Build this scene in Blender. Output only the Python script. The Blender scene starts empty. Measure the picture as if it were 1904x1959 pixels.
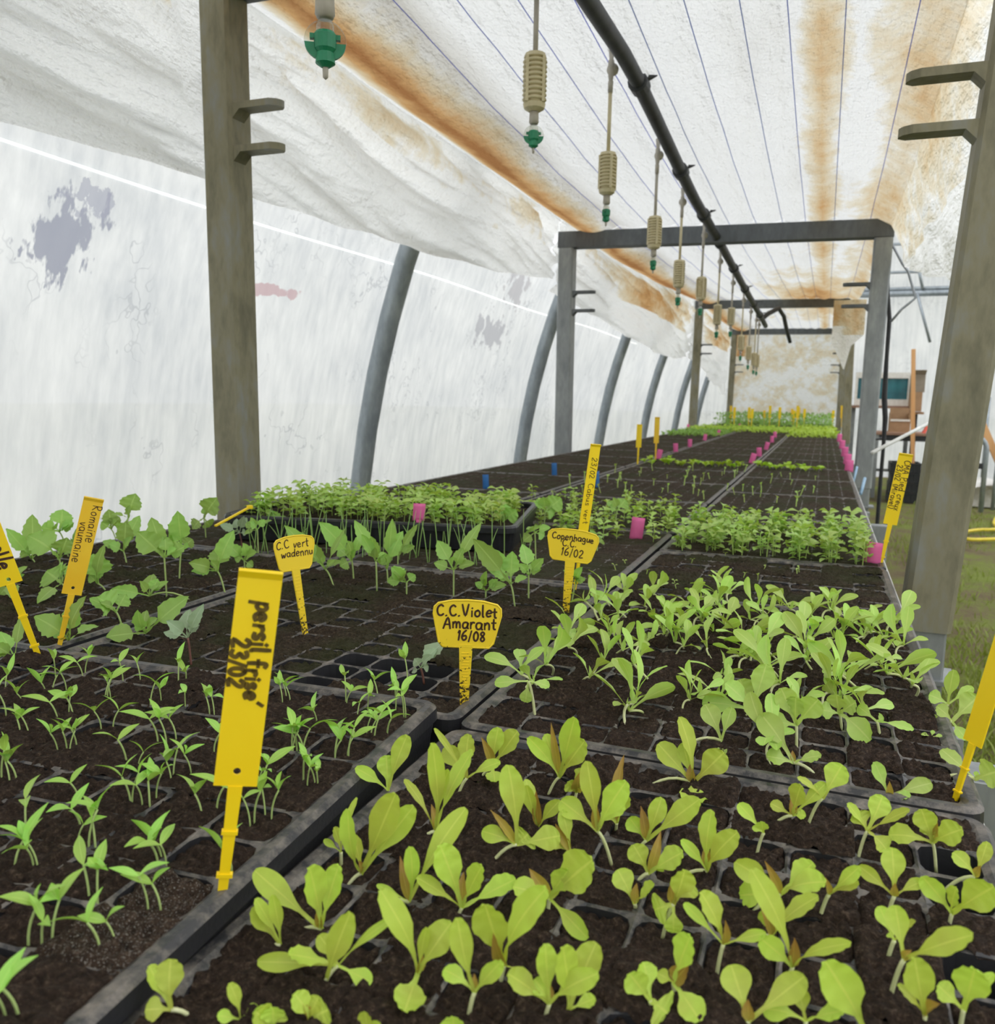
import bpy, math, random
from mathutils import Vector, Matrix, noise
random.seed(7)
D = bpy.data
C = bpy.context.scene.collection
# ------------------------------------------------------------------ camera
CAMZ = 1.15
W, H, F = 1904, 1959, 1600.0
# world axes seen from the camera (x right, y down, z forward), found from the vanishing points
_Y = Vector((1578 - W/2, 772 - H/2, F)).normalized()
_p2 = Vector((1578 - W/2 + 1000, 772 - H/2 + 18.4, F))
_Z = _Y.cross(_p2).normalized()
if _Z.y > 0: _Z = -_Z
_X = _Y.cross(_Z)
cam_d = D.cameras.new('camera'); cam = D.objects.new('camera', cam_d); C.objects.link(cam)
cam_d.sensor_fit = 'HORIZONTAL'; cam_d.sensor_width = 36; cam_d.lens = F*36/W
cam_d.clip_start = 0.02; cam_d.clip_end = 300
cam_d.dof.use_dof = True; cam_d.dof.focus_distance = 0.85; cam_d.dof.aperture_fstop = 13
right = Vector((_X.x, _Y.x, _Z.x)); up = -Vector((_X.y, _Y.y, _Z.y)); back = -Vector((_X.z, _Y.z, _Z.z))
cam.matrix_world = Matrix(((right.x, up.x, back.x, 0), (right.y, up.y, back.y, 0), (right.z, up.z, back.z, CAMZ), (0, 0, 0, 1)))
bpy.context.scene.camera = cam
# ------------------------------------------------------------------ sky and exposure
wd = D.worlds.new('overcast_sky'); bpy.context.scene.world = wd; wd.use_nodes = True
bg = wd.node_tree.nodes['Background']; bg.inputs[0].default_value = (1.0, 0.99, 0.965, 1); 
_nt = wd.node_tree; _tc = _nt.nodes.new('ShaderNodeTexCoord'); _sp = _nt.nodes.new('ShaderNodeSeparateXYZ')
_m1 = _nt.nodes.new('ShaderNodeMath'); _m1.operation = 'MAXIMUM'; _m1.inputs[1].default_value = 0.0
_m2 = _nt.nodes.new('ShaderNodeMath'); _m2.operation = 'MULTIPLY_ADD'      # overcast sky: zenith three times the horizon
_m2.inputs[1].default_value = 2.0; _m2.inputs[2].default_value = 1.0
_nt.links.new(_tc.outputs['Generated'], _sp.inputs[0]); _nt.links.new(_sp.outputs[2], _m1.inputs[0]); _nt.links.new(_m1.outputs[0], _m2.inputs[0]); _nt.links.new(_m2.outputs[0], bg.inputs[1])
vs = bpy.context.scene.view_settings
vs.view_transform = 'Standard'; vs.look = 'None'; vs.gamma = 1; vs.use_curve_mapping = False
vs.exposure = 0.12
bpy.context.scene.cycles.diffuse_bounces = 6
bpy.context.scene.cycles.max_bounces = 14

# ------------------------------------------------------------------ helpers
CAM = Vector((0, 0, CAMZ))
def ray(x, y):
    v = Vector((x - W/2, y - H/2, F))
    return Vector((_X.dot(v), _Y.dot(v), _Z.dot(v)))
def atz(x, y, z):
    d = ray(x, y); return CAM + d*((z - CAMZ)/d.z)
def atY(x, y, Y):
    d = ray(x, y); return CAM + d*(Y/d.y)
def atX(x, y, X):
    d = ray(x, y); return CAM + d*(X/d.x)
def atV(x, y, B, off=0.0):
    """point on the upright plane through B that faces the camera, off metres nearer or farther"""
    n = Vector((B.x, B.y, 0)).normalized(); d = ray(x, y)
    return CAM + d*((n.dot(B) + off)/n.dot(d))
def R_(a, b): return random.uniform(a, b)
def hexc(h):
    r = [int(h[i:i+2], 16)/255 for i in (0, 2, 4)]
    return tuple(c/12.92 if c <= .04045 else ((c+.055)/1.055)**2.4 for c in r) + (1,)

def mesh(name, v, f, uv=None, smooth=True):
    m = D.meshes.new(name); m.from_pydata([tuple(p) for p in v], [], f)
    if smooth: m.polygons.foreach_set('use_smooth', [True]*len(m.polygons))
    if uv:
        l = m.uv_layers.new(name='UVMap')
        vi = [0]*len(m.loops); m.loops.foreach_get('vertex_index', vi)
        flat = []
        for i in vi: flat.extend(uv[i])
        l.data.foreach_set('uv', flat)
    m.update(); return m
def obj(name, me, mat=None, parent=None, loc=None):
    if mat is not None and not me.materials: me.materials.append(mat)
    o = D.objects.new(name, me); C.objects.link(o)
    if parent is not None: o.parent = parent
    if loc is not None: o.location = loc
    return o
def thing(name, label, cat, loc=(0, 0, 0), rotz=0, group=None):
    o = D.objects.new(name, None); C.objects.link(o); o.empty_display_size = .02
    o.location = loc; o.rotation_euler = (0, 0, rotz)
    return tag(o, label, cat, group)
def tag(o, label, cat, group=None, kind=None):
    o['label'] = label; o['category'] = cat
    if group: o['group'] = group
    if kind: o['kind'] = kind
    return o
def struct(o, label=None, cat=None):
    o['kind'] = 'structure'
    if label: o['label'] = label
    if cat: o['category'] = cat
    return o

class MB:
    def __init__(s): s.v = []; s.f = []
    def add(s, v, f):
        n = len(s.v); s.v += [Vector(p) for p in v]; s.f += [tuple(i+n for i in q) for q in f]; return s
    def box(s, a, b, bev=0.0):
        x0, y0, z0 = a; x1, y1, z1 = b
        if bev <= 0:
            v = [(x0,y0,z0),(x1,y0,z0),(x1,y1,z0),(x0,y1,z0),(x0,y0,z1),(x1,y0,z1),(x1,y1,z1),(x0,y1,z1)]
            return s.add(v, [(0,3,2,1),(4,5,6,7),(0,1,5,4),(1,2,6,5),(2,3,7,6),(3,0,4,7)])
        # box with bevelled upright edges
        c = bev; ring = [(x0+c,y0),(x1-c,y0),(x1,y0+c),(x1,y1-c),(x1-c,y1),(x0+c,y1),(x0,y1-c),(x0,y0+c)]
        v = [(x, y, z0) for x, y in ring] + [(x, y, z1) for x, y in ring]
        f = [tuple(range(7, -1, -1)), tuple(range(8, 16))] + [(i, (i+1) % 8, 8+(i+1) % 8, 8+i) for i in range(8)]
        return s.add(v, f)
    def bar(s, p, q, w, h, up=Vector((0, 0, 1))):
        """rectangular bar from p to q"""
        p, q = Vector(p), Vector(q); d = (q-p).normalized()
        if abs(d.dot(up)) > .98: up = Vector((0, 1, 0))
        a = d.cross(up).normalized()*w/2; b = a.cross(d).normalized()*h/2
        v = [p-a-b, p+a-b, p+a+b, p-a+b, q-a-b, q+a-b, q+a+b, q-a+b]
        return s.add(v, [(0,3,2,1),(4,5,6,7),(0,1,5,4),(1,2,6,5),(2,3,7,6),(3,0,4,7)])
    def tube(s, pts, r, n=8, cap=True):
        pts = [Vector(p) for p in pts]; rs = r if isinstance(r, (list, tuple)) else [r]*len(pts)
        base = len(s.v); prev = None
        for i, p in enumerate(pts):
            d = (pts[min(i+1, len(pts)-1)] - pts[max(i-1, 0)])
            d = d.normalized() if d.length > 1e-9 else Vector((0, 0, 1))
            if prev is None:
                u = Vector((0, 0, 1)) if abs(d.z) < .9 else Vector((1, 0, 0))
                a = d.cross(u).normalized()
            else:
                a = (prev - d*prev.dot(d)); a = a.normalized() if a.length > 1e-6 else d.orthogonal().normalized()
            prev = a; b = d.cross(a)
            for k in range(n):
                t = 2*math.pi*k/n; s.v.append(p + (a*math.cos(t) + b*math.sin(t))*rs[i])
        for i in range(len(pts)-1):
            for k in range(n):
                a0 = base+i*n+k; a1 = base+i*n+(k+1) % n
                s.f.append((a0, a1, a1+n, a0+n))
        if cap:
            s.f.append(tuple(base+k for k in range(n-1, -1, -1)))
            e = base+(len(pts)-1)*n; s.f.append(tuple(e+k for k in range(n)))
        return s
    def lathe(s, prof, n=16, o=(0, 0, 0), cap=True):
        """profile (r, z) spun about the upright axis at o"""
        ox, oy, oz = o; base = len(s.v)
        for r, z in prof:
            for k in range(n):
                t = 2*math.pi*k/n; s.v.append(Vector((ox+r*math.cos(t), oy+r*math.sin(t), oz+z)))
        for i in range(len(prof)-1):
            for k in range(n):
                a0 = base+i*n+k; a1 = base+i*n+(k+1) % n
                s.f.append((a0, a1, a1+n, a0+n))
        if cap:
            s.f.append(tuple(base+k for k in range(n-1, -1, -1)))
            e = base+(len(prof)-1)*n; s.f.append(tuple(e+k for k in range(n)))
        return s
    def done(s, name, mat, parent=None, smooth=False, loc=None):
        return obj(name, mesh(name, s.v, s.f, smooth=smooth), mat, parent, loc)
    def mesh(s, name, smooth=False): return mesh(name, s.v, s.f, smooth=smooth)

# ------------------------------------------------------------------ materials
def newmat(name):
    m = D.materials.new(name); m.use_nodes = True
    nt = m.node_tree; nt.nodes.clear()
    out = nt.nodes.new('ShaderNodeOutputMaterial')
    return m, nt, out
def N(nt, t, **k):
    n = nt.nodes.new(t)
    for a, b in k.items():
        if a.startswith('i_'): n.inputs[a[2:].replace('_', ' ')].default_value = b
        else: setattr(n, a, b)
    return n
def ramp(nt, stops, interp='LINEAR'):
    r = nt.nodes.new('ShaderNodeValToRGB'); r.color_ramp.interpolation = interp
    e = r.color_ramp.elements
    e[0].position, e[0].color = stops[0][0], stops[0][1]
    e[1].position, e[1].color = stops[-1][0], stops[-1][1]
    for p, c in stops[1:-1]:
        x = e.new(p); x.color = c
    return r
def math_(nt, op, a, b=None, c=None, clamp=False):
    n = nt.nodes.new('ShaderNodeMath'); n.operation = op; n.use_clamp = clamp
    for i, x in enumerate((a, b, c)):
        if x is None: continue
        if isinstance(x, (int, float)): n.inputs[i].default_value = x
        else: nt.links.new(x, n.inputs[i])
    return n.outputs[0]
def mix(nt, fac, a, b, blend='MIX'):
    n = nt.nodes.new('ShaderNodeMix'); n.data_type = 'RGBA'; n.blend_type = blend
    for s, x in ((0, fac), (6, a), (7, b)):
        if isinstance(x, (int, float)): n.inputs[s].default_value = x
        elif isinstance(x, tuple): n.inputs[s].default_value = x
        else: nt.links.new(x, n.inputs[s])
    return n.outputs[2]
def coords(nt, kind='Object', scale=(1, 1, 1), loc=(0, 0, 0)):
    t = nt.nodes.new('ShaderNodeTexCoord'); m = nt.nodes.new('ShaderNodeMapping')
    m.inputs['Scale'].default_value = scale; m.inputs['Location'].default_value = loc
    nt.links.new(t.outputs[kind], m.inputs['Vector']); return m.outputs[0]
def noise_(nt, vec, scale, detail=4, rough=.55, out=0):
    n = N(nt, 'ShaderNodeTexNoise'); n.inputs['Scale'].default_value = scale
    n.inputs['Detail'].default_value = detail; n.inputs['Roughness'].default_value = rough
    nt.links.new(vec, n.inputs['Vector']); return n.outputs[out]
def bump(nt, h, s=.3, d=.01):
    b = N(nt, 'ShaderNodeBump'); b.inputs['Strength'].default_value = s; b.inputs['Distance'].default_value = d
    nt.links.new(h, b.inputs['Height']); return b.outputs[0]

def plain(name, c1, c2=None, rough=.5, metal=0, nscale=30, bmp=0, bscale=200, spec=.5, kind='Object', stretch=(1, 1, 1), bd=.001):
    m, nt, out = newmat(name)
    p = N(nt, 'ShaderNodeBsdfPrincipled'); p.inputs['Roughness'].default_value = rough
    p.inputs['Metallic'].default_value = metal; p.inputs['Specular IOR Level'].default_value = spec
    v = coords(nt, kind, stretch)
    if c2 is None: p.inputs['Base Color'].default_value = c1
    else:
        r = ramp(nt, [(.35, c1), (.65, c2)]); nt.links.new(noise_(nt, v, nscale), r.inputs[0])
        nt.links.new(r.outputs[0], p.inputs['Base Color'])
    if bmp: nt.links.new(bump(nt, noise_(nt, v, bscale, 3), bmp, bd), p.inputs['Normal'])
    nt.links.new(p.outputs[0], out.inputs[0]); return m

def leafmat(name, base, tip, trans=.35, rough=.42, vein=.35, purple=0.0, tint=(1.0, 1.0, .4, 1), var=.26):
    m, nt, out = newmat(name)
    p = N(nt, 'ShaderNodeBsdfPrincipled'); p.inputs['Roughness'].default_value = rough
    p.inputs['Specular IOR Level'].default_value = .35
    uv = N(nt, 'ShaderNodeTexCoord'); sep = N(nt, 'ShaderNodeSeparateXYZ'); nt.links.new(uv.outputs['UV'], sep.inputs[0])
    col = mix(nt, sep.outputs[1], base, tip)
    oi = N(nt, 'ShaderNodeObjectInfo')
    hs = N(nt, 'ShaderNodeHueSaturation')
    nt.links.new(math_(nt, 'MULTIPLY_ADD', oi.outputs['Random'], .03, .485), hs.inputs['Hue'])
    nt.links.new(math_(nt, 'MULTIPLY_ADD', oi.outputs['Random'], var, 1.07 - var/2), hs.inputs['Value'])
    nt.links.new(col, hs.inputs['Color']); col = hs.outputs[0]
    v = coords(nt, 'Object'); nz = noise_(nt, v, 90, 3)
    col = mix(nt, math_(nt, 'MULTIPLY', nz, .3), col, (base[0]*.72, base[1]*.75, base[2]*.7, 1))
    if purple:
        pr = ramp(nt, [(.46, (0, 0, 0, 1)), (.72, (1, 1, 1, 1))]); nt.links.new(noise_(nt, v, 22, 3), pr.inputs[0])
        pz = math_(nt, 'MULTIPLY', pr.outputs[0], purple)
        col = mix(nt, math_(nt, 'MULTIPLY', pz, math_(nt, 'SUBTRACT', 1.2, sep.outputs[1])), col, hexc('a8703f'))
    rib = math_(nt, 'LESS_THAN', math_(nt, 'ABSOLUTE', math_(nt, 'SUBTRACT', sep.outputs[0], .5)), .035)
    col = mix(nt, math_(nt, 'MULTIPLY', rib, vein), col, (min(base[0]*1.5, 1), min(base[1]*1.35, 1), base[2]*1.6, 1))
    nt.links.new(col, p.inputs['Base Color'])
    nt.links.new(bump(nt, nz, .25, .002), p.inputs['Normal'])
    t = N(nt, 'ShaderNodeBsdfTranslucent')
    nt.links.new(mix(nt, 1.0, col, tint, 'MULTIPLY'), t.inputs['Color'])
    ms = N(nt, 'ShaderNodeMixShader'); ms.inputs[0].default_value = trans
    nt.links.new(p.outputs[0], ms.inputs[1]); nt.links.new(t.outputs[0], ms.inputs[2])
    nt.links.new(ms.outputs[0], out.inputs[0]); return m

def soilmat(name, c1, c2, c3, moss=0.0, mould=False):
    m, nt, out = newmat(name)
    p = N(nt, 'ShaderNodeBsdfPrincipled'); p.inputs['Roughness'].default_value = .92; p.inputs['Specular IOR Level'].default_value = .25
    t = N(nt, 'ShaderNodeNewGeometry'); v = t.outputs['Position']
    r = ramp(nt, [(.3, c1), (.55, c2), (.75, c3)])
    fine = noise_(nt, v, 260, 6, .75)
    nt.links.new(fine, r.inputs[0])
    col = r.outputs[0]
    big = noise_(nt, v, 9, 3)
    if moss:
        rr = ramp(nt, [(.42, (0, 0, 0, 1)), (.62, (moss, moss, moss, 1))]); nt.links.new(big, rr.inputs[0])
        col = mix(nt, rr.outputs[0], col, hexc('3a3f22'))
    sp = ramp(nt, [(.58 if mould else .68, (0, 0, 0, 1)), (.68 if mould else .75, (1, 1, 1, 1))]); nt.links.new(noise_(nt, v, 900, 2), sp.inputs[0])
    col = mix(nt, math_(nt, 'MULTIPLY', sp.outputs[0], .9 if mould else .4), col, hexc('a8a29a') if mould else hexc('94857a'))
    nt.links.new(col, p.inputs['Base Color'])
    h = math_(nt, 'ADD', fine, math_(nt, 'MULTIPLY', noise_(nt, v, 130, 4, .65), 2.0))
    nt.links.new(bump(nt, h, .9, .004), p.inputs['Normal'])
    nt.links.new(p.outputs[0], out.inputs[0]); return m

M = {}
M['lettuce'] = leafmat('lettuce_leaf', hexc('d4e46e'), hexc('c3e052'), .30, .4, .28, .6, var=.38)
M['lettuce_green'] = leafmat('lettuce_leaf_green', hexc('d2e890'), hexc('b8dc66'), .32, .4, .25, var=.4)
M['bud'] = leafmat('lettuce_bud', hexc('c2b552'), hexc('ad7f45'), .3)
M['parsley'] = leafmat('parsley_leaf', hexc('bce476'), hexc('a4d95f'), .28, .38)
M['cabbage'] = leafmat('cabbage_leaf', hexc('b4d47c'), hexc('9cc862'), .34, .36, .35, var=.5)
M['redcab'] = leafmat('red_cabbage_leaf', hexc('a9bd9c'), hexc('9db592'), .2, .4)
M['basil'] = leafmat('basil_leaf', hexc('c2da84'), hexc('b6d878'), .35)
M['cress'] = leafmat('cress_leaf', hexc('c4dc80'), hexc('b4d66e'), .35)
M['onion'] = leafmat('onion_leaf', hexc('a9cc7c'), hexc('9cc46c'), .3)
M['fargreen'] = leafmat('far_leaf', hexc('8fbf55'), hexc('7db24c'), .3)
M['farlime'] = leafmat('far_lime_leaf', hexc('bcd755'), hexc('abd043'), .3)
M['stem_white'] = plain('pale_stem', hexc('e4e6b8'), hexc('cdd58f'), .45, nscale=60)
M['stem_green'] = plain('green_stem', hexc('b6cd84'), hexc('a9bf6d'), .5, nscale=60)
M['stem_red'] = plain('red_stem', hexc('6f4a44'), hexc('855a4c'), .5, nscale=60)
M['soil'] = soilmat('potting_soil', hexc('18120e'), hexc('42342a'), hexc('7e6a5a'))
M['soil_moss'] = soilmat('mossy_soil', hexc('1e1812'), hexc('463a2d'), hexc('7c6a57'), .7)
M['soil_mould'] = soilmat('mouldy_soil', hexc('1c1510'), hexc('4a3a2e'), hexc('7a685a'), 0, True)
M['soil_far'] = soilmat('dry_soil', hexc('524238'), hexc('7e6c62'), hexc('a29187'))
def traymat():
    m, nt, out = newmat('black_tray_plastic')
    p = N(nt, 'ShaderNodeBsdfPrincipled'); p.inputs['Roughness'].default_value = .38
    g = N(nt, 'ShaderNodeNewGeometry'); v = g.outputs['Position']
    sep = N(nt, 'ShaderNodeSeparateXYZ'); nt.links.new(g.outputs['Normal'], sep.inputs[0])
    dust = math_(nt, 'MULTIPLY', math_(nt, 'GREATER_THAN', sep.outputs[2], .35), noise_(nt, v, 60, 5, .7))
    r = ramp(nt, [(.42, (0, 0, 0, 1)), (.72, (1, 1, 1, 1))]); nt.links.new(dust, r.inputs[0])
    nt.links.new(mix(nt, r.outputs[0], hexc('303033'), hexc('8d857c')), p.inputs['Base Color'])
    nt.links.new(math_(nt, 'MULTIPLY_ADD', r.outputs[0], .4, .34), p.inputs['Roughness'])
    nt.links.new(bump(nt, noise_(nt, v, 250, 4), .15, .002), p.inputs['Normal'])
    nt.links.new(p.outputs[0], out.inputs[0]); return m
M['tray'] = traymat()
M['tray_clean'] = plain('clean_black_plastic', hexc('1c1d20'), hexc('2b2c30'), .35, nscale=40, bmp=.1)
def galv(name, c1, c2, c3, metal=.55, rough=.5):
    m, nt, out = newmat(name)
    p = N(nt, 'ShaderNodeBsdfPrincipled'); p.inputs['Metallic'].default_value = metal; p.inputs['Roughness'].default_value = rough
    v = coords(nt, 'Object', (1, 1, .35)); r = ramp(nt, [(.32, c1), (.5, c2), (.7, c3)])
    nt.links.new(math_(nt, 'ADD', math_(nt, 'MULTIPLY', noise_(nt, v, 14, 6, .65), .7), math_(nt, 'MULTIPLY', noise_(nt, v, 60, 3), .3)), r.inputs[0])
    nt.links.new(r.outputs[0], p.inputs['Base Color'])
    nt.links.new(bump(nt, noise_(nt, v, 120, 4), .12, .002), p.inputs['Normal'])
    nt.links.new(p.outputs[0], out.inputs[0]); return m
M['post'] = galv('weathered_galvanised_steel', hexc('6d6a57'), hexc('8b866f'), hexc('8f9291'), .25, .6)
M['post_grey'] = galv('galvanised_steel', hexc('7c8082'), hexc('8f9394'), hexc('a5a9a8'), .45, .5)
M['beam'] = galv('dark_steel', hexc('55585a'), hexc('63676a'), hexc('73777a'), .3, .6)
M['hoop'] = galv('hoop_tube_steel', hexc('848c92'), hexc('9aa2a8'), hexc('b2bac0'), .5, .42)
M['white_paint'] = plain('white_edge', hexc('c9c9c4'), hexc('ebebe8'), .5, nscale=9)
M['yellow'] = plain('yellow_label_plastic', hexc('ffd90f'), hexc('ffde18'), .42, nscale=20)
M['orange'] = plain('orange_yellow_label_plastic', hexc('f8c523'), hexc('fbd336'), .45, nscale=18)
def tlabel():
    m, nt, out = newmat('soiled_yellow_label')
    p = N(nt, 'ShaderNodeBsdfPrincipled'); p.inputs['Roughness'].default_value = .42
    v = coords(nt, 'Object'); r = ramp(nt, [(.60, hexc('fcda30')), (.66, hexc('4a3a1e'))])
    sep = N(nt, 'ShaderNodeSeparateXYZ'); nt.links.new(v, sep.inputs[0])
    low = math_(nt, 'MULTIPLY', math_(nt, 'SUBTRACT', .045, sep.outputs[2]), 3.2)
    nt.links.new(math_(nt, 'ADD', noise_(nt, v, 320, 4), low), r.inputs[0])
    nt.links.new(r.outputs[0], p.inputs['Base Color']); nt.links.new(p.outputs[0], out.inputs[0]); return m
M['tlabel'] = tlabel()
M['pink'] = plain('pink_tag', hexc('ec72ac'), hexc('e568a2'), .6, nscale=40)
M['blue'] = plain('blue_tag', hexc('2f74b8'), hexc('276bb0'), .5, nscale=40)
M['ink'] = plain('brown_black_marker_ink', hexc('4a2c18'), hexc('3a2112'), .6, nscale=200)
M['ink_olive'] = plain('olive_black_marker_ink', hexc('4e3c08'), hexc('6a5408'), .5, nscale=250)
M['pipe'] = plain('black_pipe', hexc('303236'), hexc('414347'), .55, nscale=20)
M['beige'] = plain('beige_plastic', hexc('c9bd98'), hexc('d3c8a5'), .45, nscale=40)
M['greyplastic'] = plain('grey_plastic', hexc('aaa498'), hexc('b8b2a6'), .5, nscale=40)
M['nozzle'] = plain('green_nozzle', hexc('1f7d58'), hexc('268a63'), .4, nscale=60)
def clear():
    m, nt, out = newmat('clear_plastic')
    g = N(nt, 'ShaderNodeBsdfGlossy'); g.inputs['Roughness'].default_value = .15
    t = N(nt, 'ShaderNodeBsdfTransparent'); t.inputs[0].default_value = (.88, .89, .86, 1)
    fr = N(nt, 'ShaderNodeLayerWeight'); fr.inputs[0].default_value = .35
    ms = N(nt, 'ShaderNodeMixShader'); nt.links.new(math_(nt, 'MULTIPLY', fr.outputs['Facing'], .55), ms.inputs[0])
    nt.links.new(t.outputs[0], ms.inputs[1]); nt.links.new(g.outputs[0], ms.inputs[2])
    nt.links.new(ms.outputs[0], out.inputs[0]); return m
M['clear'] = clear()
M['string'] = leafmat('blue_string', hexc('96a6e6'), hexc('a9b6ee'), .65, tint=(1, 1, 1, 1))
def seammat():
    m, nt, out = newmat('film_seam'); t = N(nt, 'ShaderNodeBsdfTranslucent'); t.inputs[0].default_value = (.98, .98, .98, 1)
    d = N(nt, 'ShaderNodeBsdfDiffuse'); d.inputs[0].default_value = (.98, .98, .98, 1); tp = N(nt, 'ShaderNodeBsdfTransparent')
    a = N(nt, 'ShaderNodeAddShader'); nt.links.new(t.outputs[0], a.inputs[0]); nt.links.new(d.outputs[0], a.inputs[1])
    ms = N(nt, 'ShaderNodeMixShader'); ms.inputs[0].default_value = .5; nt.links.new(tp.outputs[0], ms.inputs[1]); nt.links.new(a.outputs[0], ms.inputs[2])
    nt.links.new(ms.outputs[0], out.inputs[0]); return m
M['seam'] = seammat()
M['teal'] = plain('teal_glass', hexc('17545f'), hexc('2a7a84'), .12, nscale=2.5)
M['whiteframe'] = plain('white_frame', hexc('e8e6e0'), hexc('d8d5cc'), .5)
M['card'] = plain('cardboard', hexc('9a7b5c'), hexc('ab8a69'), .8, nscale=8)
M['card_grey'] = plain('grey_cardboard', hexc('857a6c'), hexc('948a7b'), .8, nscale=8)
M['wood'] = plain('raw_wood', hexc('d29a63'), hexc('e0ad78'), .65, nscale=12, stretch=(1, 1, .1))
M['tabletop'] = plain('table_board', hexc('8a6a58'), hexc('9d7d68'), .7, nscale=6)
M['crate'] = plain('black_crate', hexc('1d1f21'), hexc('2a2c2f'), .5)
M['mattress'] = plain('white_sheet_bundle', hexc('d9d7d2'), hexc('c3bfb8'), .8, nscale=4, bmp=.5, bscale=8, bd=.05)
M['hose'] = plain('yellow_hose', hexc('e3cf3c'), hexc('d5bd38'), .45, nscale=20)
M['cable'] = plain('black_cable', hexc('1d1e20'), hexc('2b2c2e'), .5)
M['greycable'] = plain('grey_cable', hexc('8f9499'), hexc('9ba0a5'), .5)
M['paleblue'] = plain('pale_blue_plastic', hexc('8fb2cf'), hexc('a2c0d8'), .5)
M['red'] = plain('red_plastic', hexc('e2614c'), hexc('d8533f'), .5)

def film(name='condensation_film', clean=False):
    m, nt, out = newmat(name)
    g = N(nt, 'ShaderNodeNewGeometry'); pos = g.outputs['Position']
    mp = N(nt, 'ShaderNodeMapping'); mp.inputs['Scale'].default_value = (1, 1, .06); nt.links.new(pos, mp.inputs[0])
    streak = noise_(nt, mp.outputs[0], 26, 5, .6)
    blot = noise_(nt, pos, 2.2, 4, .55)
    r = ramp(nt, [(.28, hexc('b9bfc8')), (.5, hexc('d2d6dc')), (.72, hexc('e6e9ee'))])
    nt.links.new(math_(nt, 'ADD', math_(nt, 'MULTIPLY', streak, .5), math_(nt, 'MULTIPLY', blot, .5)), r.inputs[0])
    col = r.outputs[0]
    def patch(c, rad, colr, amt, ns, seed, thr=.5, stretch=(1, 1, 1)):
        nonlocal col
        mp2 = N(nt, 'ShaderNodeMapping'); mp2.inputs['Location'].default_value = (-c[0], -c[1], -c[2]); nt.links.new(pos, mp2.inputs[0])
        mp3 = N(nt, 'ShaderNodeMapping'); mp3.vector_type = 'POINT'
        mp3.inputs['Scale'].default_value = (1/rad[0], 1/rad[1], 1/rad[2]); nt.links.new(mp2.outputs[0], mp3.inputs[0])
        ln = N(nt, 'ShaderNodeVectorMath', operation='LENGTH'); nt.links.new(mp3.outputs[0], ln.inputs[0])
        mp4 = N(nt, 'ShaderNodeMapping'); mp4.inputs['Scale'].default_value = stretch; mp4.inputs['Location'].default_value = (seed, seed*.7, 0); nt.links.new(pos, mp4.inputs[0])
        a = math_(nt, 'ADD', math_(nt, 'SUBTRACT', 1.0, ln.outputs['Value']), math_(nt, 'MULTIPLY', math_(nt, 'SUBTRACT', noise_(nt, mp4.outputs[0], ns, 4, .6), thr), 3.2))
        rr = ramp(nt, [(.18, (0, 0, 0, 1)), (.34, (amt, amt, amt, 1))]); nt.links.new(a, rr.inputs[0])
        col = mix(nt, rr.outputs[0], col, colr)
    patch((-1.95, 1.70, CAMZ+.395), (.5, .15, .13), hexc('878ca0'), .85, 15, 3.1, .51, (1, 1, .4))
    patch((-1.92, 1.75, CAMZ+.50), (.5, .11, .055), hexc('979bae'), .7, 24, 5.1, .54)
    patch((-1.95, 4.69, CAMZ+.385), (.5, .30, .105), hexc('a4a6b0'), .8, 9, 7.3, .5)
    patch((-1.95, 4.90, CAMZ+.66), (.5, .23, .13), hexc('aaaab2'), .8, 12, 1.3, .5)
    patch((-1.95, 2.58, CAMZ+.367), (.5, .16, .023), hexc('b79aa2'), .8, 8, 9.1, .47)
    # runnels left by drops
    vm = N(nt, 'ShaderNodeMapping'); vm.inputs['Scale'].default_value = (1, 1, .28); nt.links.new(pos, vm.inputs[0])
    vor = N(nt, 'ShaderNodeTexVoronoi', feature='DISTANCE_TO_EDGE'); vor.inputs['Scale'].default_value = 5.5
    wob = N(nt, 'ShaderNodeVectorMath', operation='ADD')
    nz = noise_(nt, pos, 6, 3, .6, 1); sc = N(nt, 'ShaderNodeVectorMath', operation='SCALE'); sc.inputs['Scale'].default_value = .35
    nt.links.new(nz, sc.inputs[0]); nt.links.new(vm.outputs[0], wob.inputs[0]); nt.links.new(sc.outputs[0], wob.inputs[1])
    nt.links.new(wob.outputs[0], vor.inputs['Vector'])
    line = ramp(nt, [(.008, (1, 1, 1, 1)), (.022, (0, 0, 0, 1))]); nt.links.new(vor.outputs[0], line.inputs[0])
    gate = ramp(nt, [(.5, (0, 0, 0, 1)), (.62, (1, 1, 1, 1))]); nt.links.new(noise_(nt, pos, 2.7, 2), gate.inputs[0])
    col = mix(nt, math_(nt, 'MULTIPLY', math_(nt, 'MULTIPLY', line.outputs[0], gate.outputs[0]), .45), col, hexc('9298a4'))
    tr = N(nt, 'ShaderNodeBsdfTranslucent'); nt.links.new(col, tr.inputs[0])
    df = N(nt, 'ShaderNodeBsdfDiffuse'); nt.links.new(col, df.inputs[0])
    tp = N(nt, 'ShaderNodeBsdfTransparent'); tp.inputs[0].default_value = (.95, .97, 1, 1)
    m1 = N(nt, 'ShaderNodeMixShader'); m1.inputs[0].default_value = .08 if clean else .30
    nt.links.new(tr.outputs[0], m1.inputs[1]); nt.links.new(df.outputs[0], m1.inputs[2])
    m2 = N(nt, 'ShaderNodeMixShader'); m2.inputs[0].default_value = .34 if clean else .05
    nt.links.new(m1.outputs[0], m2.inputs[1]); nt.links.new(tp.outputs[0], m2.inputs[2])
    nt.links.new(m2.outputs[0], out.inputs[0]); return m
M['film'] = film(); M['film_top'] = film('clear_film', True)

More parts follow.
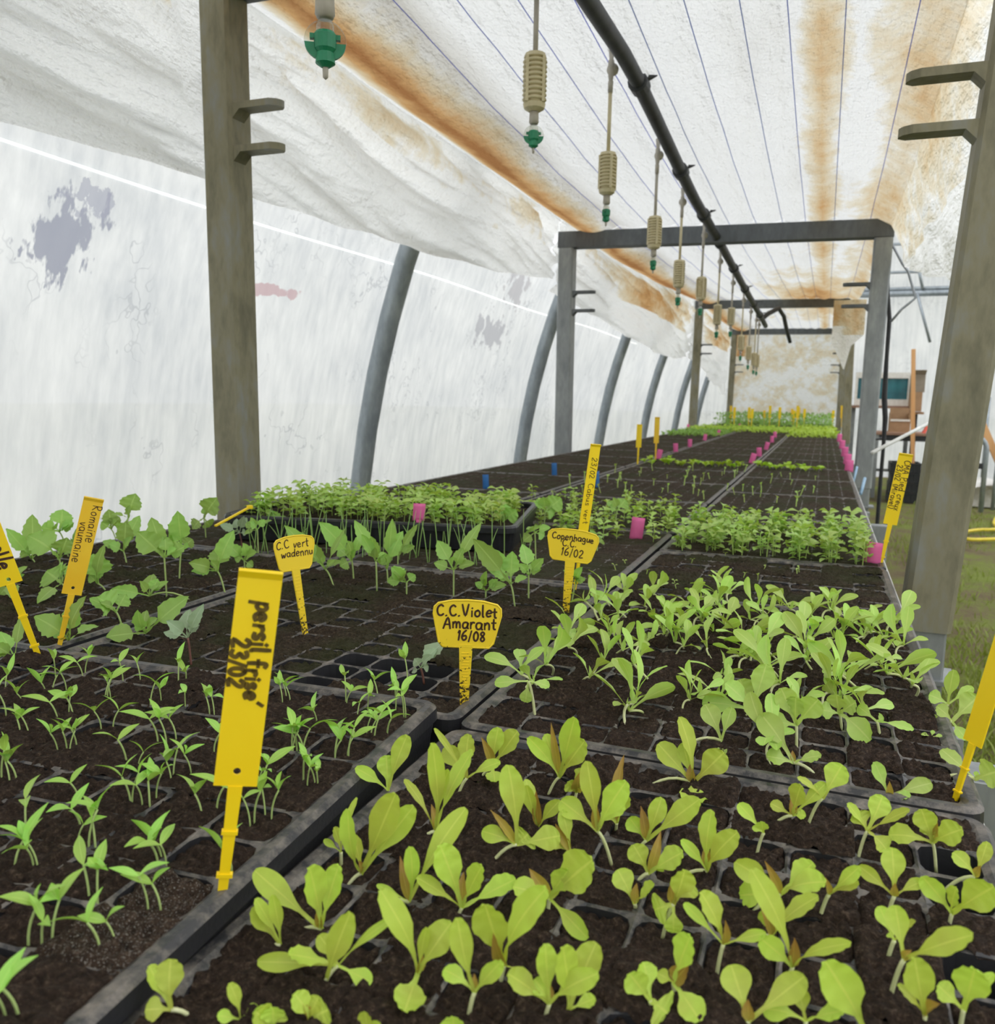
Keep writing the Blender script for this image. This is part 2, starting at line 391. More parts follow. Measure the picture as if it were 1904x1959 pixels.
def fleece(name='stained_fleece', dens=1.0):
    m, nt, out = newmat(name)
    g = N(nt, 'ShaderNodeNewGeometry'); pos = g.outputs['Position']
    sep = N(nt, 'ShaderNodeSeparateXYZ'); nt.links.new(pos, sep.inputs[0])
    st = N(nt, 'ShaderNodeMapping'); st.inputs['Scale'].default_value = (1, .28, 1); nt.links.new(pos, st.inputs[0])
    n1 = noise_(nt, st.outputs[0], 4.5, 5, .62); n2 = noise_(nt, pos, 14, 5, .65)
    def band(src, c, w):
        return math_(nt, 'SUBTRACT', 1.0, math_(nt, 'DIVIDE', math_(nt, 'ABSOLUTE', math_(nt, 'SUBTRACT', src, c)), w), clamp=True)
    x, y, z = sep.outputs[0], sep.outputs[1], sep.outputs[2]
    zr = math_(nt, 'SUBTRACT', z, CAMZ)
    highz = math_(nt, 'GREATER_THAN', zr, .70)
    left = math_(nt, 'MULTIPLY', band(x, -1.27, .155), math_(nt, 'MULTIPLY', highz, 1.3))
    streak = math_(nt, 'MULTIPLY', band(x, -.07, .10), .70)
    rightb = math_(nt, 'MULTIPLY', band(x, .21, .19), .62)
    rightb = math_(nt, 'MULTIPLY', rightb, math_(nt, 'GREATER_THAN', zr, .62))
    streak = math_(nt, 'MULTIPLY', streak, math_(nt, 'LESS_THAN', y, 13.65))
    far = math_(nt, 'MULTIPLY', math_(nt, 'MULTIPLY', band(y, 9.2, 3.6), band(x, -.12, .62)), 1.15)
    far = math_(nt, 'MULTIPLY', far, highz)
    curt = math_(nt, 'MULTIPLY', math_(nt, 'GREATER_THAN', y, 13.65), .26)
    tot = math_(nt, 'MAXIMUM', math_(nt, 'MAXIMUM', left, streak), math_(nt, 'MAXIMUM', rightb, math_(nt, 'MAXIMUM', far, curt)))
    amt = math_(nt, 'ADD', math_(nt, 'MULTIPLY', tot, .75), math_(nt, 'MULTIPLY', math_(nt, 'SUBTRACT', math_(nt, 'ADD', math_(nt, 'MULTIPLY', n1, .7), math_(nt, 'MULTIPLY', n2, .3)), .5), 1.5))
    amt = math_(nt, 'MULTIPLY', amt, math_(nt, 'GREATER_THAN', tot, .001))
    stain = ramp(nt, [(.12, hexc('fafaf8')), (.26, hexc('eee5d0')), (.45, hexc('e3cda8')), (.70, hexc('d3a873')), (.98, hexc('ab7a4e'))])
    nt.links.new(amt, stain.inputs[0])
    dirt = ramp(nt, [(.56, (0, 0, 0, 1)), (.74, (1, 1, 1, 1))]); nt.links.new(noise_(nt, st.outputs[0], 3.1, 5, .6), dirt.inputs[0])
    col = mix(nt, math_(nt, 'MULTIPLY', dirt.outputs[0], .2), stain.outputs[0], hexc('b9b2a0'))
    grey = math_(nt, 'MULTIPLY', math_(nt, 'MULTIPLY', band(x, -1.12, .13), highz), math_(nt, 'MULTIPLY', n1, .9))
    col = mix(nt, grey, col, hexc('a9a08a'))
    tr = N(nt, 'ShaderNodeBsdfTranslucent'); nt.links.new(mix(nt, 1.0, col, (dens, dens, dens, 1), 'MULTIPLY'), tr.inputs[0])
    df = N(nt, 'ShaderNodeBsdfDiffuse'); nt.links.new(col, df.inputs[0])
    b = bump(nt, math_(nt, 'ADD', noise_(nt, st.outputs[0], 22, 4, .6), math_(nt, 'MULTIPLY', noise_(nt, pos, 60, 3), .4)), .9, .05)
    nt.links.new(b, df.inputs['Normal']); nt.links.new(b, tr.inputs['Normal'])
    m1 = N(nt, 'ShaderNodeMixShader'); m1.inputs[0].default_value = .24
    nt.links.new(tr.outputs[0], m1.inputs[1]); nt.links.new(df.outputs[0], m1.inputs[2])
    nt.links.new(m1.outputs[0], out.inputs[0]); return m
M['fleece'] = fleece(); M['fleece_canopy'] = fleece('stained_canopy_fleece', .72)

def groundmat():
    m, nt, out = newmat('muddy_grass')
    p = N(nt, 'ShaderNodeBsdfPrincipled'); p.inputs['Roughness'].default_value = .95; p.inputs['Specular IOR Level'].default_value = .15
    g = N(nt, 'ShaderNodeNewGeometry'); v = g.outputs['Position']
    r = ramp(nt, [(.3, hexc('5d5140')), (.45, hexc('75694f')), (.56, hexc('76803f')), (.75, hexc('8c9a4c'))])
    nt.links.new(math_(nt, 'ADD', math_(nt, 'MULTIPLY', noise_(nt, v, 2.2, 5, .6), .65), math_(nt, 'MULTIPLY', noise_(nt, v, 28, 4, .7), .35)), r.inputs[0])
    nt.links.new(r.outputs[0], p.inputs['Base Color'])
    nt.links.new(bump(nt, noise_(nt, v, 40, 5, .7), .8, .03), p.inputs['Normal'])
    nt.links.new(p.outputs[0], out.inputs[0]); return m
M['ground'] = groundmat()
M['grass'] = leafmat('grass_blade', hexc('7f8c42'), hexc('98a350'), .25, .6)
# ================================================================== the greenhouse shell
XC, ZC, RAD = 2.65, CAMZ - .958, 4.72
Y0, Y1 = -4.0, 14.7
def arc(th, r=RAD): return (XC - r*math.cos(th), ZC + r*math.sin(th))
def film_sheet(name, t0, t1, nt_=26, ny=90, amp=.012, mat='film'):
    v, f = [], []
    for j in range(ny+1):
        y = Y0 + (Y1-Y0)*j/ny
        for i in range(nt_+1):
            th = t0 + (t1-t0)*i/nt_
            r = RAD + amp*noise.noise(Vector((th*5, y*1.1, 3.3))) + amp*.5*noise.noise(Vector((th*14, y*3.0, 7)))
            x, z = arc(th, r); v.append((x, y, max(z, 0)))
    for j in range(ny):
        for i in range(nt_):
            a = j*(nt_+1)+i; f.append((a, a+1, a+nt_+2, a+nt_+1))
    return struct(obj(name, mesh(name, v, f), M[mat]))
T0 = math.asin(-ZC/RAD)
struct(film_sheet('wall_left', T0, .41, 24, 120))
struct(film_sheet('ceiling', .41, math.pi-.41, 34, 40, mat='film_top'))
struct(film_sheet('wall_right', math.pi-.41, math.pi-T0, 20, 60, mat='film_top'))
def gable(name, y, mat='film'):
    n = 40; v = [(XC, y, .0)]; f = []
    for i in range(n+1):
        x, z = arc(T0 + (math.pi-2*T0)*i/n); v.append((x, y, max(z, 0)))
    for i in range(n): f.append((0, i+1, i+2))
    return struct(obj(name, mesh(name, v, f, smooth=False), M[mat]))
gable('wall_back', Y1); gable('wall_front', Y0, 'film_top')
# ground, inside and out
g = MB(); n = 60
v = []; fs = []
xs = [-60, -20, -8] + [-5 + .35*i for i in range(48)] + [20, 60]
ys = [-60, -20, -6] + [-4 + .45*i for i in range(48)] + [30, 90]
for y in ys:
    for x in xs: v.append((x, y, .02*noise.noise(Vector((x*1.3, y*1.3, 0))) - .015))
for j in range(len(ys)-1):
    for i in range(len(xs)-1):
        a = j*len(xs)+i; fs.append((a, a+1, a+len(xs)+1, a+len(xs)))
ground = struct(obj('floor', mesh('floor', v, fs), M['ground']), 'muddy grass ground beside the bench', 'ground')
# grass blades beside the bench
gv, gf, guv = [], [], []
rg = random.Random(3)
for k in range(16000):
    if k % 3: x, y = rg.uniform(.25, 2.6), 2.2 + 9.5*rg.random()**1.6
    else: x, y = rg.uniform(.22, 1.4), rg.uniform(1.8, 5)
    if noise.noise(Vector((x*1.1, y*1.1, 5))) < rg.uniform(-.25, .3): continue
    h = rg.uniform(.015, .05); a = rg.uniform(0, 6.28); w = rg.uniform(.0025, .005)
    dx, dy = math.cos(a)*w, math.sin(a)*w; lx, ly = rg.uniform(-.04, .04), rg.uniform(-.04, .04)
    b = len(gv)
    gv += [(x-dx, y-dy, -.012), (x+dx, y+dy, -.012), (x+lx*.5+dx*.7, y+ly*.5+dy*.7, h*.6), (x+lx*.5-dx*.7, y+ly*.5-dy*.7, h*.6), (x+lx, y+ly, h)]
    guv += [(.2, 0), (.2, 0), (.2, .6), (.2, .6), (.2, 1)]
    gf += [(b, b+1, b+2, b+3), (b+3, b+2, b+4)]
tag(obj('grass', mesh('grass', gv, gf, guv), M['grass']), 'short patchy green grass growing beside the bench', 'grass', kind='stuff')
# film seam line along the left wall
s = MB(); pts = []
for i in range(70):
    y = -1 + 9.5*i/69; zz = CAMZ + .57 + .006*math.sin(y*2.1)
    th = math.asin((zz-ZC)/RAD); x, z = arc(th, RAD-.012); pts.append((x, y, z))
s.tube(pts, .0035, 6)
tag(s.done('film_seam', M['seam'], smooth=True), 'bright seam line running along the left film wall', 'seam')
# hoops
for k, y in enumerate([1.16, 3.36, 5.56, 7.77, 9.85, 12.1, 14.2]):
    pts = []
    for i in range(61):
        th = T0 + (math.pi-2*T0)*i/60; x, z = arc(th, RAD-.062); pts.append((x, y, z))
    lab = ['galvanised hoop tube nearest the camera on the left film wall', 'galvanised hoop tube just behind the front left post',
           'galvanised hoop tube just left of the second frame post', 'galvanised hoop tube just right of the second frame post',
           'galvanised hoop tube second past the second frame post', 'galvanised hoop tube just before the third frame post',
           'galvanised hoop tube farthest back beside the end curtain'][k]
    h = thing('greenhouse_hoop', lab, 'hoop', (0, y, 0), group='greenhouse hoop tubes')
    o = MB().tube([(p[0], 0, p[2]) for p in pts], .046, 14).done('hoop_tube', M['hoop'], h, True)
    b = MB()
    for px in (arc(T0, RAD-.062)[0], arc(math.pi-T0, RAD-.062)[0]): b.lathe([(.062, -.02), (.062, .10), (.052, .12), (.052, -.02)], 12, (px, 0, 0))
    b.done('ground_socket', M['post_grey'], h)
# gable frame bars at the back right
gb = thing('gable_frame', 'grey horizontal bars and struts of the far end wall', 'frame', (0, 14.5, 0))
for (zz, r) in ((1.69, .05), (1.76, .03), (2.01, .022), (2.43, .022), (2.77, .03)):
    MB().tube([(.1, 0, CAMZ+zz), (5.6, 0, CAMZ+zz)], r, 10).done('rail', M['hoop'], gb, True)
for p, q in (((1755, 560), (1780, 655)), ((1755, 500), (1766, 553)), ((1894, 760), (1878, 930))):
    a = atY(p[0], p[1], 14.44); b = atY(q[0], q[1], 14.44)
    MB().tube([(a.x, -.04, a.z), (b.x, -.04, b.z)], .022, 10).done('strut', M['hoop'], gb, True)

# ================================================================== bench and frames
BT = .797        # bench deck
TZ = .85         # tray rim height
bench = thing('bench', 'long grey potting bench carrying all the seedling trays', 'bench', (0, 0, 0))
bm = MB()
for k in range(26):
    x0 = -1.34 + k*.0575; bm.box((x0, .02, BT-.012), (x0+.046, 13.9, BT))
bm.done('deck', M['post_grey'], bench)
MB().box((-1.372, .0, BT-.05), (-1.345, 13.92, BT+.006)).done('edge_rail', M['post_grey'], bench)
e = MB().box((.131, .0, BT-.05), (.150, 13.92, BT+.002)).done('edge_rail', M['white_paint'], bench)
e['label'] = 'white painted edge rail'
for y in (.25, 1.03, 3.1, 6.2, 7.9, 11.6):
    for x in (-1.385, .198):
        l = MB().box((x-.031, y-.031, .0), (x+.031, y+.031, .742), .004)
        l.box((x-.024, y-.024, .735), (x+.024, y+.024, .7435))
        l.done('leg', M['post_grey'], bench)
    MB().box((-1.355, y-.02, .66), (.168, y+.02, BT-.0125)).done('cross_rail', M['post_grey'], bench)

def skew_post(name, xb, xt, y, zb, zt, w, mat, parent):
    m = MB(); c = .008; h = w/2
    ring = [(-h+c, -h), (h-c, -h), (h, -h+c), (h, h-c), (h-c, h), (-h+c, h), (-h, h-c), (-h, -h+c)]
    v = [(xb+a, y+b, zb) for a, b in ring] + [(xt+a, y+b, zt) for a, b in ring]
    f = [tuple(range(7, -1, -1)), tuple(range(8, 16))] + [(i, (i+1) % 8, 8+(i+1) % 8, 8+i) for i in range(8)]
    m.add(v, f); return m.done(name, mat, parent)
def hook(x, y, z, sx, ln, parent, mat):
    """flat bar bracket with a slanted rounded end and a weld fillet"""
    m = MB(); t = .0075; w = .022
    out = [(0, -w), (ln-.022, -w), (ln-.006, -w+.010), (ln, -w+.022), (ln, w-.012), (ln-.012, w), (0, w)]
    v = [(x+sx*a, y+b, z-t) for a, b in out] + [(x+sx*a, y+b, z+t) for a, b in out]; n = len(out)
    f = [tuple(range(n-1, -1, -1)), tuple(range(n, 2*n))] + [(i, (i+1) % n, n+(i+1) % n, n+i) for i in range(n)]
    m.add(v, f)
    m.add([(x, y-w, z-t), (x+sx*.02, y-w, z-t), (x, y-w, z-t-.02), (x, y+w, z-t), (x+sx*.02, y+w, z-t), (x, y+w, z-t-.02)],
          [(0, 1, 2), (5, 4, 3), (0, 3, 4, 1), (1, 4, 5, 2), (2, 5, 3, 0)])
    return m.done('bracket', mat, parent)
FR = [(1.75, -1.385, -1.398, .205, .285, .972, .955, (.672, .575), (.578, .485), 'post', 'weathered steel support frame nearest the camera, cut off by the picture top'),
      (4.62, -1.383, -1.39, .205, .215, .871, .848, (.587, .487), (.587, .482), 'post_grey', 'grey steel support frame second from the camera, whole beam visible'),
      (9.7, -1.385, -1.37, .235, .20, 1.062, 1.05, (.625, .528), (.625, .528), 'post', 'steel support frame third from the camera'),
      (13.6, -1.385, -1.37, .217, .21, 1.07, 1.064, (.57, .46), (.57, .46), 'post', 'farthest steel support frame holding the end curtain')]
for (y, xl, xlt, xr, xrt, zl, zr, hl, hr, mt, lab) in FR:
    fr = thing('steel_gantry', lab, 'frame', (0, 0, 0), group='steel frames over the bench')
    w = .085
    for side, xb, xt, zt, hk, sx in ((-1, xl, xlt, zl, hl, 1), (1, xr, xrt, zr, hr, -1)):
        p = skew_post('post', xb, xt, y, .73, CAMZ+zt-.045, w, M[mt], fr)
        s = MB().box((xb-.036, y-.036, 0), (xb+.036, y+.036, .7295), .004)
        s.box((xb-.06, y-.05, .632), (xb+.06, y+.05, .640)); s.box((xb-.08, y-.08, -.01), (xb+.08, y+.08, .012))
        s.done('socket_leg', M['post_grey'], fr)
        for zz in hk:
            xx = xb + (xt-xb)*(CAMZ+zz-.73)/(CAMZ+zt-.045-.73)
            hook(xx+sx*w/2, y-.012, CAMZ+zz, sx, .125, p, M[mt] if y < 3 else M['beam'])
    MB().bar((xlt-.045, y, CAMZ+zl), (xrt+.045, y, CAMZ+zr), .085, .085).done('beam', M['beam'], fr)

# ================================================================== fleece canopy
def interp(tab, x):
    if x <= tab[0][0]: return tab[0][1]
    for (a, b), (c, d) in zip(tab, tab[1:]):
        if x <= c: return b + (d-b)*(x-a)/(c-a)
    return tab[-1][1]
ZB = [(-4, 1.05), (1.75, 1.018), (4.62, .919), (9.7, 1.11), (13.6, 1.118), (14.2, 1.118)]
STR = [-1.10, -.935, -.785, -.648, -.52, -.39, -.26, -.15, -.015, .15]
def canopy_z(x, y):
    z = interp(ZB, y) - .018*(x+.6)
    for a, b in ((-4, 1.75), (1.75, 4.62), (4.62, 9.7), (9.7, 13.6)):
        if a <= y <= b: z -= .03*math.sin(math.pi*(y-a)/(b-a))*(1 if a > 0 else .4)
    e = STR
    if x > e[-1]: z -= 1.2*(x-e[-1])**1.0*.5
    elif x < e[0]:
        t = min(1, (e[0]-x)/(e[0]+1.42)); z = z*(1-t) + (.975 if y < 5.2 else z)*t - .06*math.sin(math.pi*t)
    else:
        for a, b in zip(e, e[1:]):
            if a <= x <= b: z -= .016*math.sin(math.pi*(x-a)/(b-a))
    z += .008*noise.noise(Vector((x*3, y*1.6, 1))) + .005*noise.noise(Vector((x*9, y*5, 4)))
    return z
canopy = thing('fleece_canopy', 'white rust-stained fleece canopy stretched over strings above the bench', 'canopy', (0, 0, CAMZ))
def grid_mesh(name, fn, nu, nv, mat, parent=None):
    v = []; f = []
    for j in range(nv+1):
        for i in range(nu+1): v.append(fn(i/nu, j/nv))
    for j in range(nv):
        for i in range(nu):
            a = j*(nu+1)+i; f.append((a, a+1, a+nu+2, a+nu+1))
    return obj(name, mesh(name, v, f), mat, parent)
for (a, b) in ((-1.2, 4.62), (4.63, 9.7), (9.71, 13.64)):
    def fn(u, v, a=a, b=b):
        x = .245 - 1.682*u; y = a + (b-a)*v
        return (x, y, canopy_z(x, y) + .006)
    grid_mesh('canopy_sheet', fn, 110, int((b-a)*24), M['fleece_canopy'], canopy)
ZL = [(-2, .48), (1.2, .505), (1.8, .53), (2.9, .54), (3.8, .59), (4.62, .665)]
ZL2 = [(4.63, .60), (5, .575), (6, .53), (7.6, .455), (8.8, .43), (9.7, .50)]
ZL3 = [(9.7, .48), (10.5, .44), (11.6, .32), (13.65, .11)]
for (a, b, tab, sd) in ((-1.2, 4.62, ZL, 1), (4.63, 9.7, ZL2, 2), (9.71, 13.65, ZL3, 3)):
    def fn(u, v, a=a, b=b, tab=tab, sd=sd):
        y = a + (b-a)*v; zt = canopy_z(-1.42, y) + .006; zl = interp(tab, y) + .012*noise.noise(Vector((y*3.1, sd, 0)))
        z = zt + (zl-zt)*u
        ph = min((y-a), (b-y)); 
        x = -1.43 - .10*math.sin(u*1.5) + (.10 if sd > 1 else .02)*math.sin(math.pi*u)*math.sin(math.pi*v)
        wq = .25*noise.noise(Vector((y*.9, z*2, sd+5)))
        def rg_(q): return 1 - 2*abs(noise.noise(q))
        fold = .050*rg_(Vector((y*.55 + wq, z*6 + y*.55 + wq, sd*3))) + .026*rg_(Vector((y*1.6 + z*3, z*13 + y*.8 + wq*3, sd))) + .008*rg_(Vector((y*6, z*26, sd)))
        xx = x + fold*min(1, u*5)
        gp = min(abs(y-1.75), abs(y-4.62), abs(y-9.7), abs(y-13.6))
        lim = -1.445 + max(0, gp-.09)*.5
        return (min(xx, lim) if u > .02 else xx, y, z)
    grid_mesh('side_drape', fn, 64, int((b-a)*40), M['fleece'], canopy)
# strings under the canopy
for k, x in enumerate(STR):
    pts = []
    for i in range(80):
        y = -1.2 + 14.8*i/79; pts.append((x, y, CAMZ + canopy_z(x, y) - .004))
    words = ['leftmost', 'second', 'third', 'fourth', 'fifth', 'sixth', 'seventh', 'eighth', 'ninth', 'rightmost'][k]
    lab = f'blue support string under the canopy, {words}' + ('' if k in (0, 9) else ' from the left')
    tag(MB().tube(pts, .0014, 5).done('support_string', M['string'], None, True), lab, 'string', 'strings under the canopy')
# end curtain
def fn(u, v):
    x = -1.39 + 1.56*u; z = CAMZ + 1.04 - 1.24*v
    y = 13.655 + v*(.05 + .035*noise.noise(Vector((x*4, z*.9, 2))) + .02*noise.noise(Vector((x*11, z*2, 9))))
    return (x, y, z)
tag(grid_mesh('end_curtain', fn, 60, 40, M['fleece']), 'cream fleece curtain hanging across the far end of the bench', 'curtain')
# hanging flaps on the right
FL = [(1.0, .90), (2.2, .84), (2.45, .66), (2.7, .43), (2.87, .335), (3.0, .40), (3.4, .45), (4.0, .56), (4.45, .64), (4.62, .70)]
def fn(u, v):
    y = 1.0 + 3.62*v; zt = canopy_z(.245, y) + .006; zl = interp(FL, y); z = zt + (zl-zt)*u
    x = .243 + .05*math.sin(u*1.6) + .05*u*(1 if y < 3.3 else .4) + .035*noise.noise(Vector((y*4+u*1.5, u*2.0, 8)))*u + .006*noise.noise(Vector((y*9, u*4, 3)))*u
    return (x, y, CAMZ + z)
tag(grid_mesh('fleece_flap', fn, 40, 130, M['fleece']), 'white fleece flap hanging to a point beside the front right post', 'fleece flap', 'hanging fleece flaps')
FX = [(0, .55), (.25, .42), (.45, .30), (.62, .52), (1, .62)]
def fn(u, v):
    x = .02 + .27*v; zl = interp(FX, v); z = .93 + (zl-.93)*u
    return (x, 8.35 + .05*noise.noise(Vector((x*9, z*3, 2))), CAMZ + z)
tag(grid_mesh('fleece_flap', fn, 20, 24, M['fleece']), 'beige torn fleece flap hanging beside the second right post', 'fleece flap', 'hanging fleece flaps')

# ================================================================== watering line
PIPE = [(1.0, .93), (2.01, .925), (2.48, .945), (2.93, .915), (3.73, .862), (4.73, .843), (6.24, .795), (8.08, .75), (8.6, .73)]
def pipe_pt(y): return Vector((-.58, y, CAMZ + interp(PIPE, y)))
pl = thing('watering_pipe', 'black overhead watering pipe running the length of the bench', 'pipe', (-.58, 1, CAMZ+.93))
def rel(o, p): return Vector(p) - Vector(o.location)
MB().tube([rel(pl, pipe_pt(.2 + .2*i)) for i in range(43)], .0225, 16).done('pipe_run', M['pipe'], pl, True)
cl = [2.62, 3.42, 4.1, 4.75, 5.5, 6.3, 7.1, 7.8]
for y in cl:
    c = pipe_pt(y); d = Vector((0, 1, 0))
    m = MB().tube([rel(pl, c - d*.03), rel(pl, c - d*.026), rel(pl, c + d*.026), rel(pl, c + d*.03)], [.024, .030, .030, .024], 14)
    q = rel(pl, c); m.add([q+Vector((.026, -.012, .01)), q+Vector((.026, .012, .01)), q+Vector((.052, .004, .018)), q+Vector((.03, -.012, .02)), q+Vector((.03, .012, .02)), q+Vector((.054, .004, .022))],
          [(0, 1, 2), (3, 5, 4), (0, 3, 4, 1), (1, 4, 5, 2), (2, 5, 3, 0)])
    m.done('clamp', M['pipe'], pl)
# tangle of tube at the far end
mess = []
for (x, y, Y) in ((1458, 610, 8.6), (1470, 600, 8.7), (1490, 590, 8.8), (1500, 605, 8.9), (1505, 630, 9.0), (1512, 655, 9.1)):
    mess.append(rel(pl, atY(x, y, Y)))
MB().tube(mess, [.0225, .024, .022, .02, .02, .018], 10).done('pipe_tail', M['pipe'], pl, True)
# sprinklers -------------------------------------------------------
def sprinkler_meshes():
    P = {}
    P['tube'] = lambda ln: MB().lathe([(.0055, 0), (.0055, ln)], 10, cap=True).mesh('drop_tube', True)
    w = MB(); w.lathe([(.0185, -.045), (.0205, -.042), (.0205, .042), (.0185, .045)], 14)
    P['core'] = w.mesh('weight', True)
    r = MB()
    prof = [(.0195, -.0032), (.0245, -.0028), (.0265, 0), (.0245, .0028), (.0195, .0032)]
    r.lathe(prof, 16, cap=False); P['rib'] = r.mesh('rib', True)
    b = MB()
    for k in range(4):
        a = math.pi/4 + k*math.pi/2; c = (.0245*math.cos(a), .0245*math.sin(a)); b.bar((c[0], c[1], -.046), (c[0], c[1], .046), .006, .006, Vector((1, 0, 0)))
    b.lathe([(.012, -.062), (.022, -.056), (.0245, -.046), (.020, -.044)], 14); b.lathe([(.020, .044), (.0245, .046), (.022, .054), (.008, .058)], 14)
    P['cage'] = b.mesh('cage', False)
    n = MB().lathe([(.009, -.087), (.009, -.085), (.0105, -.084), (.0095, -.060)], 12); P['neck'] = n.mesh('neck', True)
    h = MB()
    for k, s in ((0, 1),):
        pass
    gd = MB()
    # flat green disc half (thin, round) with barrel and tip
    R0 = .0215; t = .0022; outl = []
    for i in range(17):
        a = math.pi + math.pi*i/16; outl.append((R0*math.cos(a), R0*.82*math.sin(a)))
    z0 = -.112
    v = [(x, -t, z0+z) for x, z in outl] + [(x, t, z0+z) for x, z in outl]; k = len(outl)
    gd.add(v, [tuple(range(k-1, -1, -1)), tuple(range(k, 2*k))] + [(i, (i+1) % k, k+(i+1) % k, k+i) for i in range(k)])
    gd.lathe([(.0045, -.024), (.0105, -.020), (.0095, -.010), (.0085, -.0095), (.0115, -.006), (.0122, .008), (.010, .011)], 14, (0, 0, z0))
    gd.bar((-.016, 0, z0+.006), (-.010, 0, z0+.006), .006, .005); gd.bar((.010, 0, z0+.006), (.016, 0, z0+.006), .006, .005)
    P['green'] = gd.mesh('nozzle', False)
    c = MB(); outl = []
    for i in range(17):
        a = math.pi*i/16; outl.append((R0*1.03*math.cos(a), R0*1.05*math.sin(a)))
    v = [(x, -t, z0+.0005+z) for x, z in outl] + [(x, t, z0+.0005+z) for x, z in outl]; k = len(outl)
    c.add(v, [tuple(range(k-1, -1, -1)), tuple(range(k, 2*k))] + [(i, (i+1) % k, k+(i+1) % k, k+i) for i in range(k)])
    c.lathe([(.0095, .010), (.009, .018), (.006, .026)], 12, (0, 0, z0)); P['clear'] = c.mesh('clear_bridge', False)
    tp = MB().lathe([(.0005, -.036), (.0028, -.034), (.0032, -.023)], 10, (0, 0, z0)); P['tip'] = tp.mesh('tip', True)
    f = MB().lathe([(.007, 0), (.0075, .03), (.006, .032), (.0085, .05), (.0085, .085), (.006, .087), (.009, .12)], 12); P['fit'] = f.mesh('fitting', True)
    s = MB(); s.lathe([(.0005, -.017)] + [(.017*math.cos(a), .017*math.sin(a)) for a in [math.radians(d) for d in range(-75, 76, 15)]] + [(.0005, .017)], 14); P['ball'] = s.mesh('valve_ball', True)
    return P
SP = sprinkler_meshes()
SPR = [(.975, .428, 'nearest the camera, only its green nozzle in view'), (1.789, .522, 'second from the camera, hanging from the picture top'),
       (2.44, .494, 'third from the camera, left of the black pipe'), (3.16, .462, 'fourth from the camera, beside the second frame beam'),
       (3.74, .396, 'fifth from the camera, tip below the second beam'), (4.43, .42, 'sixth from the camera, crossing the second beam'),
       (5.15, .36, 'seventh from the camera along the pipe'), (5.9, .42, 'eighth from the camera along the pipe'), (6.7, .30, 'ninth from the camera along the pipe'),
       (7.4, .26, 'tenth from the camera along the pipe'), (8.0, .24, 'eleventh, near the tangled pipe end'), (8.35, .24, 'farthest back, below the tangled pipe end')]
for i, (y, zb, lab) in enumerate(SPR):
    ztop = pipe_pt(y).z; zwc = CAMZ + zb + .148        # weight centre
    sp = thing('hanging_sprinkler', 'beige hanging sprinkler with green nozzle, ' + lab, 'sprinkler', (-.622, y, zwc), group='sprinklers hanging from the pipe', rotz=(.56, .40)[i] if i < 2 else R_(1.3, 1.75))
    if i == 0: sp.scale = (1.2, 1.2, 1.2)
    fz = ztop - zwc - .085
    if i != 0: pass
    wt = obj('weight', SP['core'], M['beige'], sp); 
    for k in range(9):
        if i < 5: obj('rib', SP['rib'], M['beige'], wt, (0, 0, -.038 + k*.0095))
    obj('cage', SP['cage'], M['beige'], sp)
    if i >= 5:
        m = MB()
        for k in range(9): m.lathe([(.0195, -.0032-.038+k*.0095), (.0265, -.038+k*.0095), (.0195, .0032-.038+k*.0095)], 12, cap=False)
        m.done('ribs', M['beige'], sp)
    obj('drop_tube', SP['tube'](fz - .05), M['greyplastic'] if i % 2 else M['beige'], sp, (0, 0, .05))
    obj('neck', SP['neck'], M['greyplastic'], sp)
    obj('nozzle', SP['green'], M['nozzle'], sp); obj('clear_bridge', SP['clear'], M['clear'], sp); obj('tip', SP['tip'], M['greyplastic'], sp)
    obj('fitting', SP['fit'], M['greyplastic'], sp, (0, 0, fz))
    b = obj('valve_ball', SP['ball'], M['greyplastic'], sp, (.012, 0, fz+.065))
# ================================================================== trays
def proj(p):
    v = Vector(p) - CAM; c = (right.dot(v), -up.dot(v), -back.dot(v))
    return (W/2 + F*c[0]/c[2], H/2 + F*c[1]/c[2])
ORD = ['first', 'second', 'third', 'fourth', 'fifth', 'sixth', 'seventh', 'eighth', 'ninth', 'tenth', 'eleventh', 'twelfth', 'thirteenth', 'fourteenth', 'fifteenth', 'sixteenth', 'seventeenth', 'eighteenth', 'nineteenth', 'twentieth', 'twenty-first', 'twenty-second', 'twenty-third', 'twenty-fourth']
def rrect(x0, x1, y0, y1, r, k=4):
    pts = []
    for (cx, cy, a0) in ((x1-r, y0+r, -90), (x1-r, y1-r, 0), (x0+r, y1-r, 90), (x0+r, y0+r, 180)):
        for i in range(k+1):
            a = math.radians(a0 + 90*i/k); pts.append((cx + r*math.cos(a), cy + r*math.sin(a)))
    return pts
